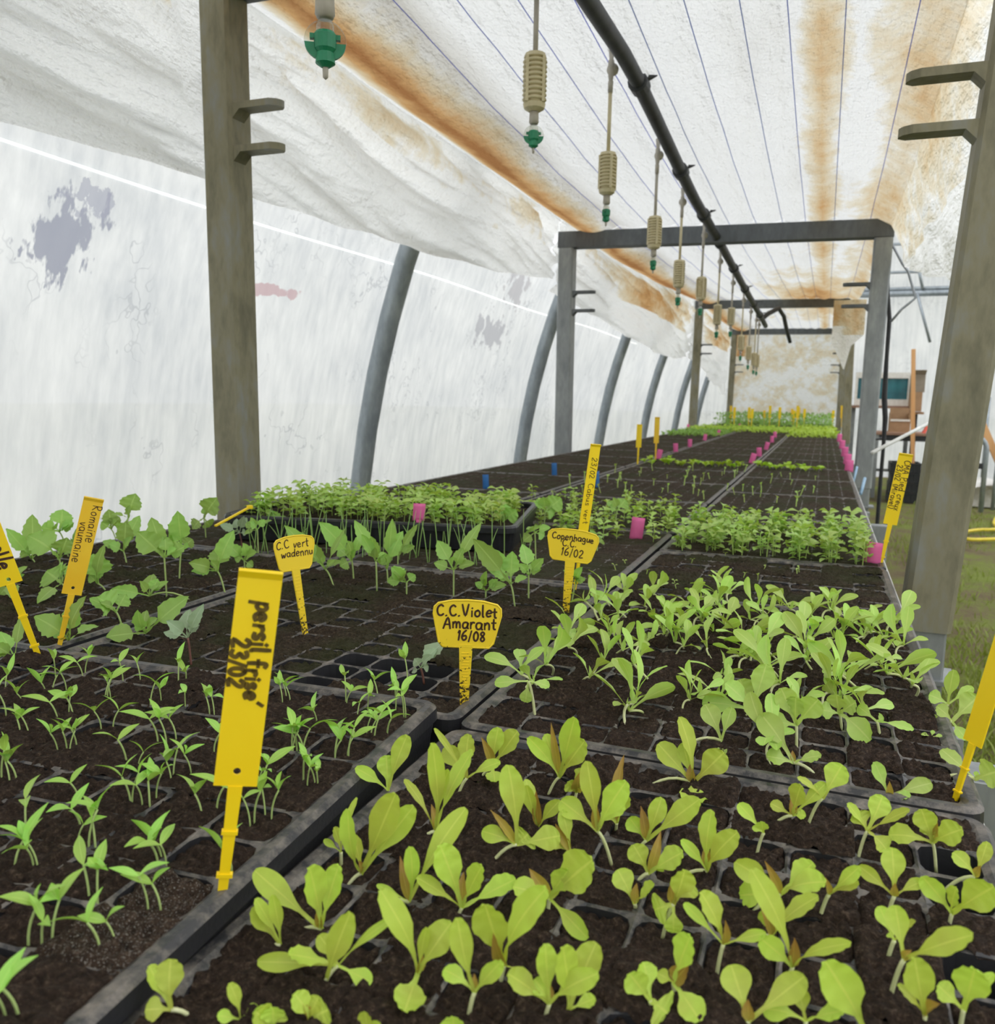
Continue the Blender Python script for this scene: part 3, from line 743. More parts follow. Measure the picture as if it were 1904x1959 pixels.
def tray_mesh(w, l, nx, ny, depth, empties=(), wall=.0016, rim=.013, seed=1):
    """thermoformed cell tray: origin at the middle of the rim plane"""
    rnd = random.Random(seed); m = MB(); cw, cl_ = w/nx, l/ny
    for i in range(nx):
        for j in range(ny):
            x0, x1 = -w/2+i*cw, -w/2+(i+1)*cw; y0, y1 = -l/2+j*cl_, -l/2+(j+1)*cl_
            o = []
            for t in range(4):
                ax, ay, bx, by = ((x0, y0, x1, y0), (x1, y0, x1, y1), (x1, y1, x0, y1), (x0, y1, x0, y0))[t]
                for s in (0, .25, .75): o.append((ax+(bx-ax)*s, ay+(by-ay)*s))
            r = min(cw, cl_)*.22; q = wall
            a, b, c, d = x0+q, x1-q, y0+q, y1-q
            inn = [(a+r*.3, c+r*.3), (a+r, c), (b-r, c), (b-r*.3, c+r*.3), (b, c+r), (b, d-r), (b-r*.3, d-r*.3), (b-r, d), (a+r, d), (a+r*.3, d-r*.3), (a, d-r), (a, c+r)]
            n0 = len(m.v)
            for p in o: m.v.append(Vector((p[0], p[1], 0)))
            for p in inn: m.v.append(Vector((p[0], p[1], -.0014)))
            cx, cy = (x0+x1)/2, (y0+y1)/2
            for p in inn: m.v.append(Vector((cx+(p[0]-cx)*.86, cy+(p[1]-cy)*.86, -depth+.004)))
            for k in range(12):
                k2 = (k+1) % 12
                m.f.append((n0+k, n0+k2, n0+12+k2, n0+12+k)); m.f.append((n0+12+k, n0+12+k2, n0+24+k2, n0+24+k))
            if (i, j) in empties: m.f.append(tuple(n0+24+k for k in range(12)))
    prof = [(0, 0, .004), (.003, .0018, .007), (rim-.004, .0022, .012), (rim, -.001, .015), (rim+.0005, -.012, .015), (rim-.002, -.0125, .014), (rim-.004, -depth*.5, .012), (rim-.0045, -depth*.52, .012), (rim-.007, -depth, .010)]
    base = len(m.v); cnt = None
    for (off, z, r) in prof:
        ring = rrect(-w/2-off, w/2+off, -l/2-off, l/2+off, r); cnt = len(ring)
        for x, y in ring: m.v.append(Vector((x, y, z)))
    for k in range(len(prof)-1):
        for i in range(cnt):
            a = base+k*cnt+i; b = base+k*cnt+(i+1) % cnt; m.f.append((a, b, b+cnt, a+cnt))
    return m.mesh('tray_body', False)
def plug_mesh(cw, cl_, seed, n=15, bumpy=.0042):
    v, f = [], []
    for j in range(n+1):
        for i in range(n+1):
            u, w_ = i/n*2-1, j/n*2-1
            e = max(abs(u), abs(w_)); drop = max(0, (e-.8)/.2)
            x, y = u*cw/2, w_*cl_/2
            q = Vector((x*160 + seed*9, y*160, seed))
            z = bumpy*noise.noise(q) + bumpy*.8*noise.noise(q*2.3) + bumpy*1.0*noise.noise(Vector((x*40, y*40, seed*3))) - .0045*drop**2
            v.append((x, y, z))
    for j in range(n):
        for i in range(n):
            a = j*(n+1)+i; f.append((a, a+1, a+n+2, a+n+1))
    return mesh('soil_plug', v, f)
MOULD = []
def tray(label, cx, cy, ztop, w, l, nx, ny, rot=0, empties=(), soil='soil', plugs=True, depth=.05, cover=.35, body=None, soilmesh=None, level=-.0015, group='seedling trays on the bench', seed=1, name='seedling_tray'):
    t = thing(name, label, 'tray', (cx, cy, ztop-depth), rot, group)
    bm_ = body or tray_mesh(w, l, nx, ny, depth, empties, seed=seed)
    obj('tray_body', bm_, M['tray'], t, (0, 0, depth))
    cw, cl_ = w/nx, l/ny
    if plugs:
        vs_ = [plug_mesh(cw, cl_, seed*10+k) for k in range(6)]
        rnd = random.Random(seed)
        for j in range(ny):
            for i in range(nx):
                if (i, j) in empties: continue
                p = obj('soil_plug', vs_[rnd.randrange(6)], M[soil], t, (-w/2+(i+.5)*cw, -l/2+(j+.5)*cl_, depth+level+rnd.uniform(-.002, .0015)))
                if rnd.random() < cover:
                    s = rnd.uniform(1.03, 1.14); p.location.z += rnd.uniform(.003, .0055)
                else: s = rnd.uniform(.93, .99)
                if seed == 3:
                    wp = Matrix.Rotation(rot, 3, 'Z') @ Vector((p.location.x, p.location.y, 0)) + Vector((cx, cy, ztop)); q = proj(wp)
                    if abs(q[0]-270) + abs(q[1]-1770)*1.1 < 130: p.material_slots[0].link = 'OBJECT'; p.material_slots[0].material = M['soil_mould']
                p.scale = (s, s, 1); p.rotation_euler = (0, 0, 0 if rnd.random() < .5 else math.pi)
    else:
        o = obj('soil', soilmesh, M[soil], t, (0, 0, depth+level)); o['kind'] = 'stuff'
    return t
def soil_sheet(w, l, nx, ny, seed, amp=.004):
    v, f = [], []; a = nx*4; b = ny*4
    for j in range(b+1):
        for i in range(a+1):
            x, y = -w/2+w*i/a, -l/2+l*j/b
            e = min(min(i % 4, 4 - i % 4), min(j % 4, 4 - j % 4))
            z = amp*noise.noise(Vector((x*60, y*60, seed))) + amp*.7*noise.noise(Vector((x*150, y*150, seed))) + (-.0016 if e == 0 else .0012)
            v.append((x, y, z))
    for j in range(b):
        for i in range(a):
            q = j*(a+1)+i; f.append((q, q+1, q+a+2, q+a+1))
    return mesh('soil', v, f)
# near trays
R1 = dict(cx=-.0835, cy=.3575, z=TZ, w=.403, l=.595, nx=10, ny=15)
R2 = dict(cx=-.081, cy=.967, z=TZ+.004, w=.398, l=.575, nx=10, ny=15)
PR = math.radians(3.5)
pc = Vector((-.313-.013, .678-.013, 0)); pw, pln = .455, .553
pcen = pc + Matrix.Rotation(PR, 3, 'Z') @ Vector((-pw/2, -pln/2, 0))
PT = dict(cx=pcen.x, cy=pcen.y, z=.868, w=pw, l=pln, nx=9, ny=13, rot=PR)
L2 = dict(cx=-.553, cy=.985, z=TZ, w=.478, l=.575, nx=10, ny=13)
L1 = dict(cx=-1.072, cy=.985, z=TZ, w=.478, l=.575, nx=10, ny=13)
R3 = dict(cx=-.0835, cy=1.468, z=TZ, w=.395, l=.365, nx=8, ny=8)
def cells(T):
    M3 = Matrix.Rotation(T.get('rot', 0), 3, 'Z')
    for j in range(T['ny']):
        for i in range(T['nx']):
            p = M3 @ Vector((-T['w']/2+(i+.5)*T['w']/T['nx'], -T['l']/2+(j+.5)*T['l']/T['ny'], 0))
            yield i, j, Vector((T['cx'], T['cy'], T['z'])) + p
e2 = {(i, j) for i, j, p in cells(L2) if 575 < proj(p)[0] < 845 and 1258 < proj(p)[1] < 1318}
e1 = set()
for tx, ty in ((1780, 1632), (1840, 1852), (1900, 1720)):
    e1.add(min(((math.hypot(proj(p)[0]-tx, proj(p)[1]-ty), (i, j)) for i, j, p in cells(R1)))[1])
def mk(T, label, **k):
    return tray(label, T['cx'], T['cy'], T['z'], T['w'], T['l'], T['nx'], T['ny'], rot=T.get('rot', 0), **k)
mk(R1, 'black cell tray of yellow-green lettuce seedlings, front right of the bench', empties=e1, seed=1, cover=.48)
mk(R2, 'black cell tray crowded with light green lettuces, second on the right side', seed=2, cover=.45)
mk(PT, 'black cell tray of parsley seedlings, front left with the tall yellow label', seed=3, cover=.34)
mk(L2, 'black cell tray with four empty cells and mossy soil behind the parsley tray', empties=e2, seed=4, soil='soil_moss', cover=.45)
mk(L1, 'black cell tray of large-leaved cabbage seedlings at the far left', seed=5, soil='soil_moss', cover=.45)
mk(R3, 'small black cell tray of nearly bare soil with tiny sprouts, third on the right', seed=6, soil='soil_moss', cover=.6)
# trays farther back share their meshes
DEP = .05
bodyM = tray_mesh(.478, .575, 10, 13, DEP, seed=11); soilM = soil_sheet(.478, .575, 10, 13, 11)
bodyR = tray_mesh(.395, .575, 10, 15, DEP, seed=12); soilR = soil_sheet(.395, .575, 10, 15, 12)
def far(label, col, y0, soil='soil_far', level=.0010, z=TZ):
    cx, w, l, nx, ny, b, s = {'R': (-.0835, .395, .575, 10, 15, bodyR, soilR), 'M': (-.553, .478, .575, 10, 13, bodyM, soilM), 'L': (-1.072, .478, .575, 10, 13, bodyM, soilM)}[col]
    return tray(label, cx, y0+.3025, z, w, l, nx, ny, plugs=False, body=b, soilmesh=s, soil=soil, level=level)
far('black cell tray with onion sprouts and cabbages, middle of the bench behind the mossy tray', 'M', 1.29, 'soil_moss')
far('black cell tray mostly hidden under the deep cress tray, left side of the bench', 'L', 1.29, 'soil_moss')
rows = []
y = 1.905; k = 0
while y < 13.1:
    rows.append(y)
    for col in 'LM':
        side = {'L': 'left', 'M': 'middle'}[col]
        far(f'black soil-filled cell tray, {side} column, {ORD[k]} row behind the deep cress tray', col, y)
    y += .61; k += 1
y = 1.668; k = 0; rowsR = []
while y < 13.1:
    rowsR.append(y)
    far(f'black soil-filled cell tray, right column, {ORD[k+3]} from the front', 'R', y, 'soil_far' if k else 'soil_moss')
    y += .61; k += 1
# deep tray of cress standing on the other trays
BR = math.radians(12.2)
bc = Vector((-1.13, 1.36, 0)) + Matrix.Rotation(BR, 3, 'Z') @ Vector((.305, .205, 0))
bt = thing('deep_tray', 'deep black tray densely sown with cress, standing on other trays', 'tray', (bc.x, bc.y, .8545), BR)
m = MB(); w, l, h = .58, .38, .05
prof = [(0, .003, .02), (0, h-.003, .02), (.004, h, .024), (.012, h, .03), (.014, h-.004, .03), (.014, h-.014, .03), (.010, h-.014, .028), (.004, 0, .025)]
cnt = None
for off, z, r in prof:
    ring = rrect(-w/2-off, w/2+off, -l/2-off, l/2+off, r); cnt = len(ring)
    for x, yy in ring: m.v.append(Vector((x, yy, z)))
for a in range(len(prof)-1):
    for i in range(cnt): m.f.append((a*cnt+i, a*cnt+(i+1) % cnt, (a+1)*cnt+(i+1) % cnt, (a+1)*cnt+i))
m.f.append(tuple(range(cnt)))
m.done('tray_body', M['tray_clean'], bt)
o = obj('soil', soil_sheet(.575, .375, 12, 8, 77, .005), M['soil'], bt, (0, 0, .036)); o['kind'] = 'stuff'

# ================================================================== handwriting
G = {
 'a': (.55, [[(.5,.45),(.35,.55),(.12,.5),(.05,.25),(.15,.03),(.35,.05),(.48,.25),(.5,.52),(.48,.1),(.56,0)]]),
 'b': (.5, [[(.08,1.0),(.08,.05),(.28,0),(.45,.2),(.4,.48),(.2,.52),(.08,.35)]]),
 'x': (.48, [[(.05,.54),(.42,0)],[(.42,.54),(.05,0)]]),
 'c': (.45, [[(.42,.45),(.28,.55),(.1,.45),(.06,.22),(.16,.03),(.34,.02),(.44,.1)]]),
 'd': (.55, [[(.48,.42),(.3,.52),(.08,.4),(.06,.15),(.22,.0),(.42,.12),(.48,.4),(.5,1.0),(.48,.1),(.54,0)]]),
 'e': (.5, [[(.06,.28),(.42,.32),(.4,.48),(.24,.56),(.08,.42),(.06,.18),(.2,.0),(.44,.08)]]),
 'f': (.4, [[(.42,.92),(.28,.98),(.2,.8),(.2,.0)],[(.03,.52),(.4,.54)]]),
 'g': (.5, [[(.45,.42),(.28,.54),(.08,.42),(.08,.18),(.24,.05),(.42,.2),(.45,.5),(.44,-.2),(.28,-.35),(.08,-.25)]]),
 'h': (.5, [[(.08,1.0),(.08,0)],[(.08,.3),(.25,.54),(.42,.45),(.44,0)]]),
 'i': (.22, [[(.1,.52),(.12,0)],[(.1,.76),(.13,.8)]]),
 'l': (.22, [[(.1,1.0),(.1,.1),(.18,0)]]),
 'm': (.75, [[(.06,.52),(.08,0)],[(.08,.35),(.22,.55),(.36,.45),(.38,0)],[(.38,.35),(.52,.55),(.66,.45),(.7,0)]]),
 'n': (.5, [[(.06,.52),(.08,0)],[(.08,.32),(.25,.55),(.42,.42),(.44,0)]]),
 'o': (.5, [[(.25,.54),(.07,.42),(.06,.15),(.22,0),(.42,.12),(.44,.38),(.28,.55),(.2,.5)]]),
 'p': (.5, [[(.08,.55),(.08,-.4)],[(.08,.4),(.26,.55),(.44,.4),(.42,.12),(.24,0),(.08,.12)]]),
 'r': (.38, [[(.08,.52),(.1,0)],[(.1,.32),(.22,.52),(.38,.5)]]),
 's': (.42, [[(.38,.48),(.22,.55),(.08,.42),(.2,.28),(.36,.18),(.28,.02),(.06,.06)]]),
 't': (.4, [[(.2,.88),(.2,.1),(.34,.02)],[(.03,.56),(.38,.58)]]),
 'u': (.5, [[(.06,.52),(.08,.12),(.22,0),(.4,.15),(.44,.52),(.44,.08),(.52,0)]]),
 'v': (.45, [[(.04,.54),(.2,0),(.42,.56)]]),
 'w': (.65, [[(.04,.52),(.16,0),(.3,.4),(.44,0),(.6,.54)]]),
 'A': (.65, [[(.03,0),(.32,.95),(.6,0)],[(.14,.35),(.5,.36)]]),
 'C': (.62, [[(.55,.82),(.36,.95),(.12,.75),(.06,.4),(.2,.06),(.44,.02),(.6,.15)]]),
 'M': (.75, [[(.05,0),(.12,.92),(.36,.3),(.6,.92),(.68,0)]]),
 'P': (.55, [[(.08,0),(.1,.95)],[(.05,.9),(.35,.95),(.5,.75),(.36,.5),(.1,.45)]]),
 'R': (.6, [[(.08,0),(.12,.95)],[(.05,.9),(.38,.95),(.5,.72),(.36,.5),(.12,.45),(.55,.0)]]),
 'V': (.6, [[(.04,.95),(.28,0),(.56,.98)]]),
 '0': (.52, [[(.26,.92),(.08,.7),(.06,.25),(.24,.0),(.44,.22),(.46,.66),(.3,.92),(.2,.88)]]),
 '1': (.3, [[(.08,.7),(.2,.92),(.18,0)]]),
 '2': (.52, [[(.06,.72),(.2,.92),(.42,.82),(.4,.55),(.06,.02),(.48,.04)]]),
 '3': (.5, [[(.06,.85),(.3,.93),(.42,.72),(.2,.5),(.44,.3),(.3,.02),(.05,.08)]]),
 '6': (.5, [[(.4,.9),(.16,.65),(.06,.28),(.2,.02),(.42,.16),(.38,.42),(.12,.36)]]),
 '8': (.5, [[(.3,.5),(.08,.72),(.25,.93),(.42,.74),(.1,.25),(.25,0),(.45,.2),(.3,.5)]]),
 '/': (.36, [[(.05,-.08),(.32,1.0)]]), '.': (.24, [[(.08,.02),(.14,.06)]]), ' ': (.35, []),
 "'": (.2, [[(.04,.75),(.16,.98)]]), '(': (.28, [[(.24,1.0),(.08,.5),(.24,-.1)]]), ')': (.28, [[(.04,1.0),(.2,.5),(.04,-.1)]]),
}
def smooth(pl_, k=4):
    if len(pl_) < 3: return pl_
    out = []
    for i in range(len(pl_)-1):
        p0, p1, p2, p3 = pl_[max(i-1, 0)], pl_[i], pl_[i+1], pl_[min(i+2, len(pl_)-1)]
        for s in range(k):
            t = s/k
            out.append(tuple(.5*((2*p1[d]) + (-p0[d]+p2[d])*t + (2*p0[d]-5*p1[d]+4*p2[d]-p3[d])*t*t + (-p0[d]+3*p1[d]-3*p2[d]+p3[d])*t**3) for d in (0, 1)))
    out.append(pl_[-1]); return out
def text_strokes(s, size, pen, gap=.12, seed=0):
    """polylines of handwriting, baseline on y = 0, starting at x = 0"""
    rnd = random.Random(seed); x = 0; out = []
    for ch in s:
        w, pls = G[ch]; dy = rnd.uniform(-.05, .05); sh = rnd.uniform(-.05, .12); sc = rnd.uniform(.9, 1.08)
        for pl_ in pls: out.append([((x + (px + sh*py)*sc)*size, (py*sc+dy)*size) for px, py in smooth(pl_)])
        x += w*sc + gap
    return out, x*size
def ribbon(m, pl_, w, fn):
    """flat pen stroke through pl_, mapped to space by fn(u, v)"""
    n = len(m.v); k = len(pl_)
    for i, p in enumerate(pl_):
        a, b = pl_[max(i-1, 0)], pl_[min(i+1, k-1)]
        dx, dy = b[0]-a[0], b[1]-a[1]; L = math.hypot(dx, dy) or 1
        ww = w*(.8 if i in (0, k-1) else 1)*.5; ex, ey = -dy/L*ww, dx/L*ww
        if i == 0: p = (p[0]-dx/L*ww*.8, p[1]-dy/L*ww*.8)
        if i == k-1: p = (p[0]+dx/L*ww*.8, p[1]+dy/L*ww*.8)
        m.v.append(fn(p[0]+ex, p[1]+ey)); m.v.append(fn(p[0]-ex, p[1]-ey))
    for i in range(k-1): m.f.append((n+2*i, n+2*i+1, n+2*i+3, n+2*i+2))
# ================================================================== plant labels
def label_frame(foot, top, yaw=0.0, off=0.0):
    """label axes: e_v up the label, e_u to the right, e_n towards the viewer"""
    ev = (top-foot).normalized(); n = (CAM-foot); n = (n - ev*n.dot(ev)).normalized()
    n = Matrix.Rotation(yaw, 3, ev) @ n; eu = ev.cross(n).normalized()
    return eu, ev, n
def place_label(name, label, foot, top, yaw, mat, group):
    eu, ev, en = label_frame(foot, top, yaw)
    t = thing(name, label, 'plant label', foot, group=group)
    mw = Matrix(((eu.x, -en.x, ev.x), (eu.y, -en.y, ev.y), (eu.z, -en.z, ev.z)))   # local x = right, -y = viewer, z = up
    t.rotation_euler = mw.to_euler(); return t
def solid(o, th):
    md = o.modifiers.new('thickness', 'SOLIDIFY'); md.thickness = th; md.offset = 0; return o
def blade_stick(label, foot_px, neck_px, top_px, zsoil, w, mat, yaw=0, lines=(), ink='ink', size=.01, pen=.0012, group='yellow stick labels in the trays', hole=True, depth_foot=None):
    foot = depth_foot or atz(foot_px[0], foot_px[1], zsoil)
    top = atV(top_px[0], top_px[1], foot); neck = atV(neck_px[0], neck_px[1], foot)
    Ltot = (top-foot).length; Ln = (neck-foot).length
    t = place_label('plant_label', label, foot, top, yaw, mat, group)
    hb = Ltot-Ln; m = MB()
    # blade with a punched hole near its lower end
    hr = w*.09; hz = Ln + hb*.07; sq = w*.22; hw = w/2
    def quad(x0, z0, x1, z1): m.add([(x0, 0, z0), (x1, 0, z0), (x1, 0, z1), (x0, 0, z1)], [(0, 1, 2, 3)])
    if hole:
        quad(-hw, Ln, hw, hz-sq); quad(-hw, hz-sq, -sq, hz+sq); quad(sq, hz-sq, hw, hz+sq); quad(-hw, hz+sq, hw, Ltot)
        v = []; k = 16
        for i in range(k):
            a = 2*math.pi*i/k; c, s = math.cos(a), math.sin(a); q = sq/max(abs(c), abs(s)); v.append((c*q, 0, hz+s*q))
        for i in range(k):
            a = 2*math.pi*i/k; v.append((hr*math.cos(a), 0, hz+hr*math.sin(a)))
        m.add(v, [(i, (i+1) % k, k+(i+1) % k, k+i) for i in range(k)])
    else: quad(-hw, Ln, hw, Ltot)
    solid(m.done('blade', mat, t), .0014)
    s = MB(); sw = w*.13
    s.add([(-sw*.75, -.0012, -.012), (sw*.75, -.0012, -.012), (sw*.75, .0012, -.012), (-sw*.75, .0012, -.012), (-sw*1.3, -.0012, Ln), (sw*1.3, -.0012, Ln), (sw*1.3, .0012, Ln), (-sw*1.3, .0012, Ln)],
          [(0, 3, 2, 1), (4, 5, 6, 7), (0, 1, 5, 4), (1, 2, 6, 5), (2, 3, 7, 6), (3, 0, 4, 7)])
    for q in (.2, .58): s.box((-sw*1.45, -.002, Ln*q), (sw*1.45, .002, Ln*q+sw*.7))
    s.done('stem', mat, t)
    lip = MB(); lip.add([(-hw, -.0009, Ltot-w*.18), (hw, -.0009, Ltot-w*.18), (hw, -.0028, Ltot-w*.02), (hw, .0008, Ltot+.0005), (-hw, .0008, Ltot+.0005), (-hw, -.0028, Ltot-w*.02)], [(0, 1, 2, 5), (5, 2, 3, 4)])
    lip.done('lip', mat, t)
    if lines:
        tx = MB()
        for k, (txt, z0, x0, sz) in enumerate(lines):      # written down the blade: text runs from the top towards the foot
            st, L = text_strokes(txt, sz, pen, seed=len(txt)+k)
            for pl_ in st: ribbon(tx, pl_, pen, lambda u, v, z0=z0, x0=x0: Vector((x0 + v, -.0011, Ltot - z0 - u)))
        tx.done('handwriting', M[ink], t)
    return t
def t_label(label, foot_px, neck_px, top_px, zsoil, whead, mat, yaw=0, roll=0, lines=(), pen=.0009, ink='ink'):
    foot = atz(foot_px[0], foot_px[1], zsoil); top = atV(top_px[0], top_px[1], foot); neck = atV(neck_px[0], neck_px[1], foot)
    Lt = (top-foot).length; Ln = (neck-foot).length; hh = Lt-Ln
    t = place_label('plant_label', label, foot, top, yaw, mat, 'yellow T-shaped labels in the trays')
    hw = whead/2
    ctrl = [(-hw*.68, 0), (-hw*.80, hh*.10), (-hw*.99, hh*.70), (-hw*.97, hh*.84), (-hw*.86, hh*.92), (-hw*.45, hh*.985), (0, hh), (hw*.45, hh*.985), (hw*.86, hh*.92), (hw*.97, hh*.84), (hw*.99, hh*.70), (hw*.80, hh*.10), (hw*.68, 0)]
    Mr = Matrix.Rotation(roll, 2)
    def rr(x, z):
        q = Mr @ Vector((x, z)); return (q.x, 0, Ln + q.y)
    m = MB(); m.add([rr(x, z) for x, z in ctrl], [tuple(range(len(ctrl)))])
    head = solid(m.done('head', mat, t), .0016)
    rim = MB(); rim.tube([Vector(rr(x, z)) + Vector((0, -.0004, 0)) for x, z in ctrl] + [Vector(rr(*ctrl[0]))], .0011, 6); rim.done('rim', mat, head, True)
    s = MB(); a, b = whead*.10, whead*.055
    s.add([(-b, -.0012, -.014), (b, -.0012, -.014), (b, .0012, -.014), (-b, .0012, -.014), (-a, -.0012, Ln+.003), (a, -.0012, Ln+.003), (a, .0012, Ln+.003), (-a, .0012, Ln+.003)],
          [(0, 3, 2, 1), (4, 5, 6, 7), (0, 1, 5, 4), (1, 2, 6, 5), (2, 3, 7, 6), (3, 0, 4, 7)])
    for k in range(14):
        z = Ln*(.25 + .05*k); q = b + (a-b)*z/Ln
        s.box((-q*.6, -.0017, z), (q*.6, -.0011, z+.0006))
    s.done('stem', mat, t)
    tx = MB()
    for k, (txt, cx, z0, sz) in enumerate(lines):
        st, L = text_strokes(txt, sz, pen, seed=k*7+len(txt))
        for pl_ in st:
            ribbon(tx, pl_, pen, lambda u, v, cx=cx, z0=z0, L=L: Vector(rr(cx*hw - L/2 + u, z0*hh + v)) + Vector((0, -.0012, 0)))
    tx.done('handwriting', M[ink], t); return t
SO = TZ - .004
blade_stick('tall yellow label reading persil, tallest, front of the parsley tray', (424, 1720), (453, 1503), (500, 1092), .864, .0236, M['yellow'], 0,
    [('persil', .017, -.0004, .0100), ("frise'", .0500, -.0008, .0098), ('23/02', .0385, -.0104, .0098)], 'ink_olive', pen=.0025)
blade_stick('orange-yellow label reading Romaine vaumaine beside the cabbages', (112, 1242), (135, 1137), (180, 953), SO, .0215, M['orange'], .15,
    [('Romaine', .008, .0010, .0105), ('vaumaine', .030, -.0085, .0100)], pen=.0009)
blade_stick('yellow label leaning left out of the picture at the left edge', (78, 1266), (28, 1115), (-32, 985), .862, .0235, M['yellow'], -.2,
    [('elle', .034, -.004, .014)], pen=.0026)
t_label('yellow T-shaped label reading C.C vert, tilted behind the parsley label', (585, 1217), (566, 1090), (556, 1026), SO, .056, M['tlabel'], .5, -.10,
    [('C.C vert', -.08, .66, .0105), ('wadennu', .12, .40, .0098)], .0013)
t_label('yellow T-shaped label reading C.C. Violet Amarant in the foreground', (888, 1350), (893, 1238), (894, 1148), SO, .067, M['tlabel'], .02, -.02,
    [('C.C.Violet', .0, .66, .0112), ('Amarant', .1, .40, .0115), ('16/08', .15, .15, .0105)], .0019)
t_label('yellow T-shaped label reading Copenhague C.C. beside the lettuce tray', (1082, 1178), (1095, 1074), (1096, 1013), SO, .0715, M['tlabel'], .02, -.05,
    [('Copenhague', .0, .66, .0092), ('C.C.', -.1, .46, .0095), ('16/02', .05, .16, .0120)], .0015)
blade_stick('narrow tall yellow label seen edge-on behind the Copenhague label', (1098, 1140), (1122, 1022), (1140, 850), SO, .020, M['yellow'], .75,
    [('23/02', .02, -.004, .011), ('Cabus vert', .06, -.004, .011)], pen=.001, hole=False)
blade_stick('yellow label with two lines of writing beside the front right post', (1685, 1082), (1702, 1003), (1734, 868), SO, .0245, M['yellow'], .25,
    [('CMA Pied creux', .012, .0008, .0115), ('23/02 (Miravel)', .022, -.0102, .0105)], pen=.0014, hole=False)
blade_stick('yellow label at the right picture edge in the front lettuce tray', (1825, 1538), (1868, 1425), (1942, 1160), SO, .0155, M['yellow'], -.6, hole=False)
# stick lying across the cabbages
a, b = atz(412, 1006, .905), atz(478, 970, .93)
st = MB().bar(a, b, .005, .003); st.lathe([(.001, -.004), (.006, -.003), (.006, .003), (.001, .004)], 10, (b.x, b.y, b.z))
tag(st.done('plant_label', M['yellow']), 'thin yellow stick label lying over the rim of the cress tray', 'plant label', 'yellow stick labels in the trays')
# pink and blue tags
def small_tag(label, px, py, zs, w, h, mat, group, roll=0, yaw=0, name='plant_tag'):
    foot = atz(px, py, zs); o = thing(name, label, 'plant tag', foot, group=group)
    n = CAM - foot; a = math.atan2(n.y, n.x) + math.pi/2 + yaw
    o.rotation_euler = (0, roll, a)
    m = MB(); v = []; k = 5
    for j in range(k+1):
        for i in range(3): v.append((-w/2+w*i/2, .0006*math.sin(j*1.3+i), h*j/k))
    f = [(j*3+i, j*3+i+1, j*3+i+4, j*3+i+3) for j in range(k) for i in range(2)]
    m.add(v, f); solid(m.done('tag_face', mat, o, True), .0007)
    s = MB().box((-w*.2, -.0004, -.02), (w*.2, .0004, .002)); s.done('tag_spike', mat, o)
    return o
GP = 'pink tags in the trays'; GB = 'blue tags in the soil trays'
small_tag('pink tag at the front rim of the cress tray', 801, 996, .906, .024, .034, M['pink'], GP, .05)
small_tag('large pink tag standing between the Copenhague label and the basil rows', 1216, 1034, SO, .028, .051, M['pink'], GP, .10)
small_tag('large pink tag at the bench edge below the right yellow label', 1668, 1081, SO, .029, .044, M['pink'], GP, .06)
for px, py, h, lab in ((930, 938, .052, 'blue tag nearest the camera behind the cress'), (1061, 912, .054, 'blue tag farther back on the bare soil'), (1143, 935, .06, 'blue tag half hidden behind the narrow yellow label')):
    small_tag(lab, px, py, SO, .020, h, M['blue'], GB, R_(-.06, .06), 1.0 if px == 1143 else 0)
pk = [(1259, 880), (1293, 866), (1320, 856), (1348, 844), (1373, 834), (1316, 821), (1415, 820), (1437, 888), (1453, 875), (1465, 862), (1477, 848), (1483, 838)]
for i, (px, py) in enumerate(pk):
    small_tag(f'small pink tag in the far soil trays, {ORD[i]} counting from the left group', px, py, SO, .027, .055, M['pink'], GP, R_(-.1, .25))
for i, (px, py) in enumerate([(1606, 846), (1611, 860), (1616, 875), (1621, 890), (1624, 903)]):
    small_tag('pink tag in the overlapping row along the right bench edge', px, py, SO, .036, .066 - .003*i, M['pink'], 'row of pink tags at the bench edge', 0)
for i, (px, py, h) in enumerate([(1222, 890, .19), (1256, 882, .215)]):
    f0 = atz(px, py, SO)
    blade_stick(['slim yellow label standing left in the far soil trays', 'slim darker yellow label right of another in the far soil trays'][i], (px-2, py), (px, py-34), (px+2, py-(78 if i == 0 else 84)), SO, .026, M['yellow' if i == 0 else 'orange'], .3, hole=False)
for i, px in enumerate([1398, 1432, 1437, 1462, 1472, 1490, 1515, 1518, 1524, 1528, 1538, 1592, 1610, 1404]):
    blade_stick('slim yellow label among the far green seedlings', (px, 816 + (i % 3)*3), (px+.5, 800), (px+1+(i % 3), 776 + (i % 4)*3), SO, .032, M['yellow' if i % 3 else 'orange'], .2, hole=False, group='yellow labels among the far seedlings')
for px, py, q in ((1632, 925, (1640, 893)), (1647, 945, (1655, 915))):
    a = atX(px, py, .15); b = atX(q[0], q[1], .165)
    tag(MB().tube([a, b], .006, 8).done('plastic_rod', M['paleblue'], None, True), 'pale blue rod stuck at the bench edge, ' + ('farther one' if px == 1632 else 'nearer one'), 'rod')
